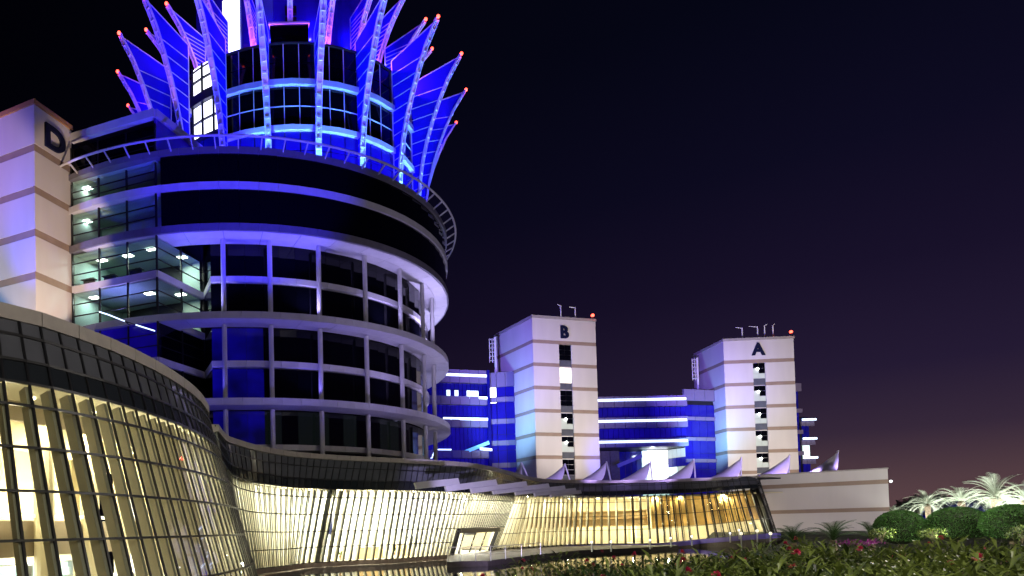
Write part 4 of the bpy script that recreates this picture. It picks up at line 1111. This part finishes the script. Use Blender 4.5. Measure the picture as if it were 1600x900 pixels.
wl_p = aty(1392, 752, 72.2); wl = thing('wall_lamp', wl_p, 'small white lamp on the right end of the pale striped wall', 'lamp')
part('bracket', MB().bar(wl_p+V((-.5, .1, .05)), wl_p, .07, .07), 'steel', wl); part('lamp_head', MB().sphere(wl_p, .14, 8, 6), 'lit_white', wl)

# ================================================================== SHADE SAILS on the roof
def tent(px, py, Y, lx, ly, rx, base_y, label):
    p = aty(px, py, Y); l = aty(lx, ly, Y-.5); l.z -= .25; b = aty(rx, base_y, Y)
    t_ = thing('shade_sail', (p.x, p.y, b.z), label, 'shade sail', 'shade sails along the roof')
    f_ = aty(px-(px-lx)*.22, base_y+1, Y-1.2); k_ = aty(px-(px-lx)*.30, base_y+1, Y+3.4)
    N, K = 12, 4; mb = MB(); H = p.z-l.z
    for i in range(N+1):
        u = i/N; x = p.x+(l.x-p.x)*u; y = p.y+(l.y-p.y)*u
        ridge = l.z+H*(1-u)**1.45+.25*math.sin(pi*u)*0; edge = l.z-.1+(H+.1)*max(0, 1-u/.5)**2.5 if u < .5 else l.z-.1
        for j in range(-K, K+1):
            v = j/K; w = 2.1*min(1, u*2.2)**.8*(1-u)**.35
            z = edge+(ridge-edge)*(1-abs(v)**1.5)
            mb.v.append(V((x, y+v*w, z)))
    M_ = 2*K+1
    for i in range(N):
        for j in range(M_-1): mb.f.append((i*M_+j, i*M_+j+1, (i+1)*M_+j+1, (i+1)*M_+j))
    o = part('membrane', mb, 'membrane', t_, smooth=True)
    part('mast', MB().tube([V((b.x, b.y, b.z-.8)), p+V((0, 0, .1))], .09, 8), 'white_paint', t_)
tents = [(814, 723, 84, 800, 740, 830, 747, 'small shade sail left of block B behind the curved roof'), (882.5, 725.5, 84, 842, 749, 893, 750, 'shade sail in front of the stair windows of block B'), (947.5, 722, 84, 898, 750, 956, 750, 'shade sail just right of block B'),
         (1016, 721, 84, 958, 750, 1020, 750, 'shade sail in front of the bright stair hall'), (1084, 718, 84, 1024, 750, 1087, 748, 'shade sail just left of block A'), (1158.5, 715, 83, 1094, 748, 1157, 745, 'shade sail in front of the left half of block A'),
         (1233.5, 712, 82, 1167, 744, 1231, 742, 'shade sail at the right corner of block A'), (1309.5, 705.5, 80, 1245, 740, 1303, 736, 'rightmost shade sail standing clear against the purple sky')]
for tt in tents: tent(*tt)

# ================================================================== FLOODLIGHTS on the buildings
warm = (1, .90, .85)
lamp('flood_b', 'SPOT', (54, 84, 9.2), 44000, warm, .3, (47, 113, 24), 62, .8)
lamp('flood_a', 'SPOT', (80, 92, 9.2), 54000, warm, .3, (88, 125, 23), 62, .8)
lamp('flood_d', 'SPOT', (-15, 46, 9), 40000, (1, .74, .56), .2, (-23.2, 64, 31), 27, .35)
lamp('flood_d_side', 'SPOT', (-40, 50, 10), 20000, (.20, .46, 1), .3, (-31, 64, 26), 56, .9)
lamp('flood_d_violet', 'SPOT', (-46, 48, 34), 21000, (.30, .10, 1), .3, (-33, 64, 38), 50, .9)
lamp('flood_b_side', 'SPOT', (30.5, 108, 17), 12000, (.26, .56, 1), .2, (39, 117, 23), 95, .9)
lamp('flood_b_violet', 'SPOT', (24, 95, 24), 36000, (.24, .15, 1), .2, (39, 118, 31), 60, .9)
lamp('flood_a_side', 'SPOT', (73.5, 121, 15), 12000, (.26, .58, 1), .2, (80, 130, 22), 95, .9)
lamp('flood_a_violet', 'SPOT', (64, 108, 24), 36000, (.24, .15, 1), .2, (80, 130, 30), 60, .9)
lamp('flood_endwall', 'SPOT', (49, 54, 3.2), 7500, (.95, .86, .92), .2, (58, 76, 5.5), 60, .9)
# tower uplights from the pavilion roof: blue from the left, lilac from the right
for az, col, pw in ((-28, (.06, .05, 1), 6500), (-8, (.09, .07, 1), 8000), (14, (.20, .15, 1), 9000), (36, (.44, .36, 1), 9500), (58, (.60, .52, 1), 9500), (82, (.62, .58, 1), 10000), (104, (.55, .55, 1), 8000)):
    lamp('tower_flood', 'SPOT', pc(az, 33.5, 9.4), pw*.16, col, .25, pc(az, 25.5, 25), 110, .9)
    lamp('soffit_light', 'SPOT', pc(az+6, 25.6, 15.6), pw*.05, col, .1, pc(az+6, 25.4, 30), 130, .9)
    lamp('soffit_light', 'SPOT', pc(az+6, 25.6, 23.5), pw*(.15 if az < 50 else .32), tuple(.5*c+.5*d for c, d in zip(col, (.5, .45, 1))), .1, pc(az+6, 25.4, 40), 130, .9)
lamp('fascia_blue', 'SPOT', (0, 38, 10), 95000, (.03, .015, 1), .2, (-3.5, 62, 38), 39, .5)
lamp('fascia_blue', 'SPOT', (-31, 55, 25), 9000, (.03, .015, 1), .2, (-15, 64, 37), 70, .8)
for x in (940, 1005, 1070): p = aty(x, 640, 118); lamp('link_blue', 'SPOT', V((p.x, 108, 10)), 5000, (.05, .04, 1), .2, V((p.x, 127, 20)), 80, .9)
for x in (690, 740): p = aty(x, 640, 108); lamp('link_blue', 'SPOT', V((p.x, 98, 10)), 4500, (.05, .04, 1), .2, V((p.x, 117, 22)), 80, .9)
for x in (840, 900, 960, 1020, 1080, 1140, 1200, 1240, 1282): p = aty(x, 745, 80); lamp('sail_violet', 'SPOT', V((p.x+2, 78.5, 8.9)), 620, (.50, .36, 1), .15, V((p.x, 84, 10.5)), 140, .9)

# ================================================================== PLANTING
def leaf_verts(base, d, side, L, w, droop):
    up = V((0, 0, 1)); p1 = base+d*(L*.45)+up*(.06*L); p2 = base+d*L-up*(droop*L)
    return [base, p1+side*w, p2, p1-side*w, p1-up*(.0)]
def shrub_mesh(seed, n, rad, h, L, w):
    rnd = random.Random(seed); mb = MB()
    for k in range(n):
        an = rnd.uniform(0, 2*pi); rr = rad*math.sqrt(rnd.random()); z = h*(.25+.75*rnd.random()*(1-.35*(rr/rad)**2))
        b = V((rr*math.cos(an), rr*math.sin(an), z)); a2 = an+rnd.gauss(0, .9); el = rnd.uniform(-.2, .95)
        d = V((math.cos(a2)*math.cos(el), math.sin(a2)*math.cos(el), math.sin(el))); s = d.cross(V((0, 0, 1)))
        if s.length < .05: s = V((1, 0, 0))
        s.normalize(); l = L*rnd.choice((.5, .8, 1, 1, 1.3))*rnd.uniform(.8, 1.2); ww = w*rnd.uniform(.6, 1.35)
        p1 = b+d*(l*.42)+V((0, 0, .05*l)); p2 = b+d*l-V((0, 0, .55*l*rnd.random()))
        fold = V((0, 0, ww*.35))
        mb.add([b, p1+s*ww+fold, p2, p1-s*ww+fold, p1], [(0, 4, 1), (1, 4, 2), (2, 4, 3), (3, 4, 0)])
    return mb
def stem_mesh(seed, rad, h):
    rnd = random.Random(seed); mb = MB()
    for k in range(9):
        an = rnd.uniform(0, 2*pi); r = rad*rnd.uniform(.2, .8)
        mb.tube([(0, 0, 0), (r*.4*math.cos(an), r*.4*math.sin(an), h*.5), (r*math.cos(an), r*math.sin(an), h*.85)], [.02, .015, .008], 5)
    return mb
def flower_mesh(seed):
    rnd = random.Random(seed); mb = MB()
    for k in range(34):
        a, el = rnd.uniform(0, 2*pi), rnd.uniform(-.5, 1.4); d = V((math.cos(a)*math.cos(el), math.sin(a)*math.cos(el), math.sin(el)))
        s = d.cross(V((.3, .2, 1))).normalized()*.022; l = rnd.uniform(.04, .075)
        mb.add([d*.012, d*l*.6+s, d*l, d*l*.6-s], [(0, 1, 2, 3)])
    return mb
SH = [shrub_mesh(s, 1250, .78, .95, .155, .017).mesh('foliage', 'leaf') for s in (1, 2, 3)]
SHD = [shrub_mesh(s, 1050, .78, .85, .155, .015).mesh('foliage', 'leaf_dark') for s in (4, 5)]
STM = stem_mesh(3, .7, .9).mesh('stem', 'trunk')
FL = [flower_mesh(s).mesh('flower', 'petal_red') for s in (1, 2)]
rows = []
rnd = random.Random(11)
# (pixel x of the shrub, distance, top pixel y)
def topline(x):  # top silhouette of the foreground planting in the photo
    pts = [(770, 892), (800, 880), (840, 868), (900, 864), (1000, 861), (1100, 857), (1160, 851), (1220, 845), (1300, 842), (1380, 846), (1450, 843), (1520, 838), (1600, 836)]
    for (a, b), (c, d) in zip(pts, pts[1:]):
        if x <= c: return b+(d-b)*(x-a)/(c-a)
    return pts[-1][1]
words = ['sprawling', 'thick', 'loose', 'upright', 'arching', 'low', 'ragged', 'bushy', 'spreading', 'slender']
sh_n = 0
def place_shrub(px, Y, ty, bright, nfl, label):
    p = aty(px, ty, Y); gz = ground_h(p.x, p.y)
    h = max(.5, p.z-gz); s = h/.98
    if gz < .3: gz = max(gz, p.z-1.1); h = p.z-gz; s = h/.98
    t_ = thing('flowering_shrub' if nfl else 'shrub', (p.x, p.y, gz), label, 'shrub', 'shrubs in the foreground bed')
    sx = min(1.25, max(.75, s))
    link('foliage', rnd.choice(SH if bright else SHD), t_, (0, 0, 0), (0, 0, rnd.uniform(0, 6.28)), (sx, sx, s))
    link('stem', STM, t_, (0, 0, 0), (0, 0, rnd.uniform(0, 6.28)), (1, 1, s))
    for k in range(nfl):
        an = rnd.uniform(0, 2*pi); r = rnd.uniform(.1, .65)
        link('flower', rnd.choice(FL), t_, (r*math.cos(an), r*math.sin(an), h*rnd.uniform(.72, .98)), (0, 0, an), [rnd.uniform(.5, .95)]*3)
specs = []
for Y, x0, x1, dx, dy, bright in ((5.6, 930, 1640, 140, 27, 1), (7.0, 850, 1640, 112, 13, 1), (8.8, 800, 1640, 84, 3, 1), (11.2, 800, 1640, 66, -3, 0)):
    x = x0
    while x < x1:
        specs.append((x+rnd.uniform(-15, 15), Y*rnd.uniform(.95, 1.06), dy+rnd.uniform(-3, 8), bright)); x += dx*rnd.uniform(.85, 1.15)
specs.sort(key=lambda s: (-s[1], s[0]))
where = {0: 'back row', 1: 'third row', 2: 'second row', 3: 'front row'}
byrow = {}
for s in specs:
    k = 0 if s[1] > 9.8 else 1 if s[1] > 7.5 else 2 if s[1] > 5.8 else 3
    byrow.setdefault(k, []).append(s)
ordn = ['first', 'second', 'third', 'fourth', 'fifth', 'sixth', 'seventh', 'eighth', 'ninth', 'tenth', 'eleventh', 'twelfth', 'thirteenth', 'fourteenth', 'fifteenth', 'sixteenth', 'seventeenth', 'eighteenth']
for k, ss in byrow.items():
    ss.sort()
    for i, (x, Y, dy, br) in enumerate(ss):
        nfl = (rnd.choice((0, 1, 2, 3)) if k < 3 else rnd.choice((0, 1)))
        ty = topline(x)+dy
        lab = ('%s red flowered shrub' if nfl else '%s green shrub') % words[(i*3+k) % 10]+', %s from left in the %s of the bed' % (ordn[i], where[k])
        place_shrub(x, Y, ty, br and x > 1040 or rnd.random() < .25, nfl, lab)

# topiary balls
def leafball(seed, rx, rz, n, l, w):
    rnd = random.Random(seed); mb = MB()
    for k in range(n):
        z = rnd.uniform(-.75, 1); a = rnd.uniform(0, 2*pi); r = math.sqrt(max(0, 1-z*z))
        nn = V((r*math.cos(a), r*math.sin(a), z)); j = 1+rnd.gauss(0, .015)
        p = V((nn.x*rx*j, nn.y*rx*j, nn.z*rz*j)); d = (nn+V((rnd.gauss(0, .7), rnd.gauss(0, .7), rnd.gauss(0, .7)))).normalized(); s = d.cross(V((rnd.random(), rnd.random(), rnd.random()))).normalized()
        mb.add([p, p+d*l*.5+s*w, p+d*l, p+d*l*.5-s*w], [(0, 1, 2, 3)])
    return mb
for (px, py, Y, rx, rz, lab) in ((1406, 825, 24, .70, .60, 'clipped round topiary bush nearest the striped end wall'), (1496, 819, 23, .78, .56, 'widest clipped topiary dome in the middle of three'), (1581, 818, 21, .70, .56, 'clipped round topiary bush at the far right')):
    p = aty(px, py, Y); gz = ground_h(p.x, p.y)
    t_ = thing('topiary_bush', (p.x, p.y, gz), lab, 'topiary bush', 'clipped topiary bushes in the bed')
    hc = p.z-gz; mb = leafball(int(px), rx, rz, 7000, .055, .016)
    mb.v = [v+V((p.x, p.y, p.z)) for v in mb.v]
    part('crown', mb, 'leaf_topiary', t_)
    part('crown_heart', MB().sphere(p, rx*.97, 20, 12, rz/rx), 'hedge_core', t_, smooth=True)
    part('trunk', MB().tube([(p.x, p.y, gz-.1), (p.x, p.y, p.z-rz*.7)], .07, 8), 'trunk', t_)
# bright low plants round the topiary lights
GP = [shrub_mesh(s, 240, .40, .55, .16, .03).mesh('foliage', 'leaf') for s in (21, 22)]
for px, py, Y, lab in ((1377, 830, 22.5, 'brightly lit low plant left of the first topiary bush'), (1457, 830, 21.5, 'brightly lit low plant between the first two topiary bushes'), (1596, 828, 19, 'brightly lit low plant below the right topiary bush')):
    p = aty(px, py, Y); gz = p.z-.38
    t_ = thing('low_plant', (p.x, p.y, gz), lab, 'plant', 'low plants around the topiary')
    link('foliage', GP[int(px) % 2], t_, (0, 0, 0), (0, 0, px), (.75, .75, .9)); link('stem', STM, t_, (0, 0, 0), (0, 0, 0), (.4, .4, .5))
    lamp('garden_light', 'POINT', (p.x+.1, p.y-.55, p.z+.15), 90, (.95, 1, .80), .05)
# spiky cycads against the wall
def frond_mesh(L, n, lw, ll, droop, name, m, arch=.5):
    mb = MB(); pts = []
    for k in range(9):
        u = k/8; pts.append(V((L*u, 0, L*(arch*u-droop*u*u))))
    mb.tube(pts, [.03*L*(1-.85*k/8)*.35+.006 for k in range(9)], 5)
    for k in range(2, n):
        u = k/n; j = min(7, int(u*8)); p = pts[j].lerp(pts[j+1], u*8-j); t_ = (pts[j+1]-pts[j]).normalized()
        l = ll*math.sin(pi*min(.97, u*.85+.13))**.7
        for s in (-1, 1):
            d = (t_*.75+V((0, s, 0))*.75+V((0, 0, .28))).normalized(); q = p+d*l-V((0, 0, l*.18)); w = t_*lw
            mb.add([p-w, p+w, q+w*.15, q-w*.15], [(0, 1, 2, 3)])
    return mb.mesh(name, m)
CF = frond_mesh(1.2, 26, .014, .26, .75, 'frond', 'leaf_dark', .85)
for px, py, Y, lab in ((1302, 842, 24, 'dark spiky cycad before the middle of the striped wall'), (1240, 846, 25, 'dark spiky cycad before the left end of the striped wall'), (1362, 840, 26, 'dark spiky cycad left of the first topiary bush')):
    p = aty(px, py, Y); gz = ground_h(p.x, p.y); z = p.z-.05
    t_ = thing('cycad', (p.x, p.y, gz), lab, 'cycad', 'cycads before the striped wall')
    part('trunk', MB().tube([(p.x, p.y, gz-.05), (p.x, p.y, z)], [.13, .10], 8), 'trunk', t_)
    for k in range(22): link('frond', CF, t_, (0, 0, z-gz), (0, -rnd.uniform(-.1, .85), k*2.4), [rnd.uniform(.62, .85)]*3)
# purple flowers
fb = MB()
for k in range(300):
    c_ = rnd.choice(((1322, 850), (1340, 848), (1352, 850), (1368, 847)))
    x, y = rnd.gauss(c_[0], 7), rnd.gauss(c_[1], 2.2); p = aty(x, y, 20+rnd.uniform(-.6, .6)); d = V((rnd.gauss(0, 1), rnd.gauss(0, 1), rnd.gauss(.6, .6))).normalized(); s = d.cross(V((0, .3, 1))).normalized()*.022
    fb.add([p, p+d*.04+s, p+d*.08, p+d*.04-s], [(0, 1, 2, 3)])
tag(part('flower_bed', fb, 'petal_purple'), 'patch of purple flowers in front of the striped end wall', 'flowers', kind='stuff')

# palms
PF = [frond_mesh(2.5, 40, .013, .50, .95, 'frond', 'leaf_palm', .85), frond_mesh(2.3, 38, .013, .46, .70, 'frond', 'leaf_palm', .98)]
def palm(px, py, Y, s, lab, gz=1.6):
    p = aty(px, py, Y); t_ = thing('palm_tree', (p.x, p.y, gz), lab, 'palm tree', 'floodlit palms on the right')
    h = p.z-gz; mb = MB(); mb.tube([(p.x, p.y, gz-.1), (p.x+.05, p.y, gz+h*.5), (p.x, p.y, p.z-.1), (p.x, p.y, p.z+.15)], [.30*s, .24*s, .30*s, .12*s], 10)
    part('trunk', mb, 'trunk', t_)
    for k in range(34):
        link('frond', PF[k % 2], t_, (0, 0, h), (0, -rnd.uniform(-.75, .75)+.0, k*2.399+rnd.uniform(-.2, .2)), [s*rnd.uniform(.8, 1.08)]*3)
    for a in (0, 2.1, 4.2):
        lamp('palm_light', 'SPOT', (p.x+1.6*math.cos(a-1.6), p.y+1.6*math.sin(a-1.6), max(gz+.2, p.z-2.6)), 1600*s*s, (.96, 1, .93), .1, (p.x, p.y, p.z+.4), 110, .8)
palm(1449, 789, 70, .92, 'leftmost floodlit palm behind the topiary, smallest crown')
palm(1502, 784, 66, 1.0, 'second floodlit palm from the left behind the widest topiary')
palm(1556, 778, 60, 1.22, 'tallest floodlit palm with big feathery crown')
palm(1603, 782, 58, 1.05, 'floodlit palm cut by the right edge of the picture')
palm(1397, 799, 78, .55, 'small pale palm just right of the striped end wall')
# far trees and a low blue-lit building beyond
def tree(px, py, Y, r, lab):
    p = aty(px, py, Y); t_ = thing('tree', (p.x, p.y, 1.3), lab, 'tree', 'dark trees beyond the palms')
    mb = MB(); rd = random.Random(int(px))
    for c in range(9):
        c0 = V((rd.gauss(0, r*.5), rd.gauss(0, r*.4), rd.gauss(-.1*r, r*.25)))
        for k in range(260):
            d = V((rd.gauss(0, 1), rd.gauss(0, 1), rd.gauss(0, .8))).normalized()*r*.45*rd.random()**.4
            q = p+c0+d; n_ = V((rd.gauss(0, 1), rd.gauss(0, 1), rd.gauss(0, 1))).normalized(); s = n_.orthogonal().normalized(); mb.add([q, q+n_*.3+s*.14, q+n_*.55, q+n_*.3-s*.14], [(0, 1, 2, 3)])
    part('crown', mb, 'leaf_tree', t_)
    part('trunk', MB().tube([(p.x, p.y, 1.1), (p.x, p.y, p.z)], [.3, .15], 8), 'trunk', t_)
for i, (px, py, Y, r, lab) in enumerate(((1425, 788, 118, 2.6, 'dark tree just right of the striped wall, behind the small palm'), (1462, 784, 122, 3.0, 'dark tree behind the leftmost palm crown'), (1520, 786, 120, 3.2, 'dark tree behind the two middle palms'), (1590, 778, 124, 3.6, 'dark tree at the right edge behind the palms'))):
    tree(px, py, Y, r, lab)
fb0, fb1 = xy(1380, 810, 135), xy(1660, 810, 135)
far = thing('low_building', fb0, 'low dark building with blue lit glass far behind the palms', 'building')
wall_run(far, fb0, fb1, 1.3, 2.6, 9, 'wall_panel', 'spandrel_glass', .4)
wall_run(far, fb0, fb1, 2.7, 4.6, 18, 'pane', 'blue_glow_glass_dim', .2, 0, 1)
lamp('yard_lamp', 'SPOT', aty(1500, 800, 118), 9000, (.06, .05, 1), .2, aty(1500, 808, 135), 150, .8)
part('roof', MB().prism([(fb0.x-1, fb0.y-1), (fb1.x+1, fb1.y-1), (fb1.x+1, fb1.y+9), (fb0.x-1, fb0.y+9)], 4.65, 5.1), 'frame_dark', far)
part('body', MB().prism([(fb0.x, fb0.y+.4), (fb1.x, fb1.y+.4), (fb1.x, fb1.y+8), (fb0.x, fb0.y+8)], 1.0, 4.6), 'frame_black', far)
# unseen lamps added beside the view to light the foreground bed
lamp('bed_fill', 'POINT', (16.5, 3, 3.6), 260, (1, .95, .66), .12)
lamp('bed_fill', 'POINT', (11.0, 3.4, 3.3), 480, (1, .95, .66), .12)
lamp('bed_fill', 'POINT', (14.5, 7.5, 3.5), 380, (1, .95, .68), .12)
lamp('soft_fill', 'POINT', (3, 2, 9), 2600, (1, .90, .80), .2)  # unseen soft fill added for the copings and dark upper panels
lamp('soft_fill', 'POINT', (24, 22, 9), 5200, (1, .92, .84), .2)
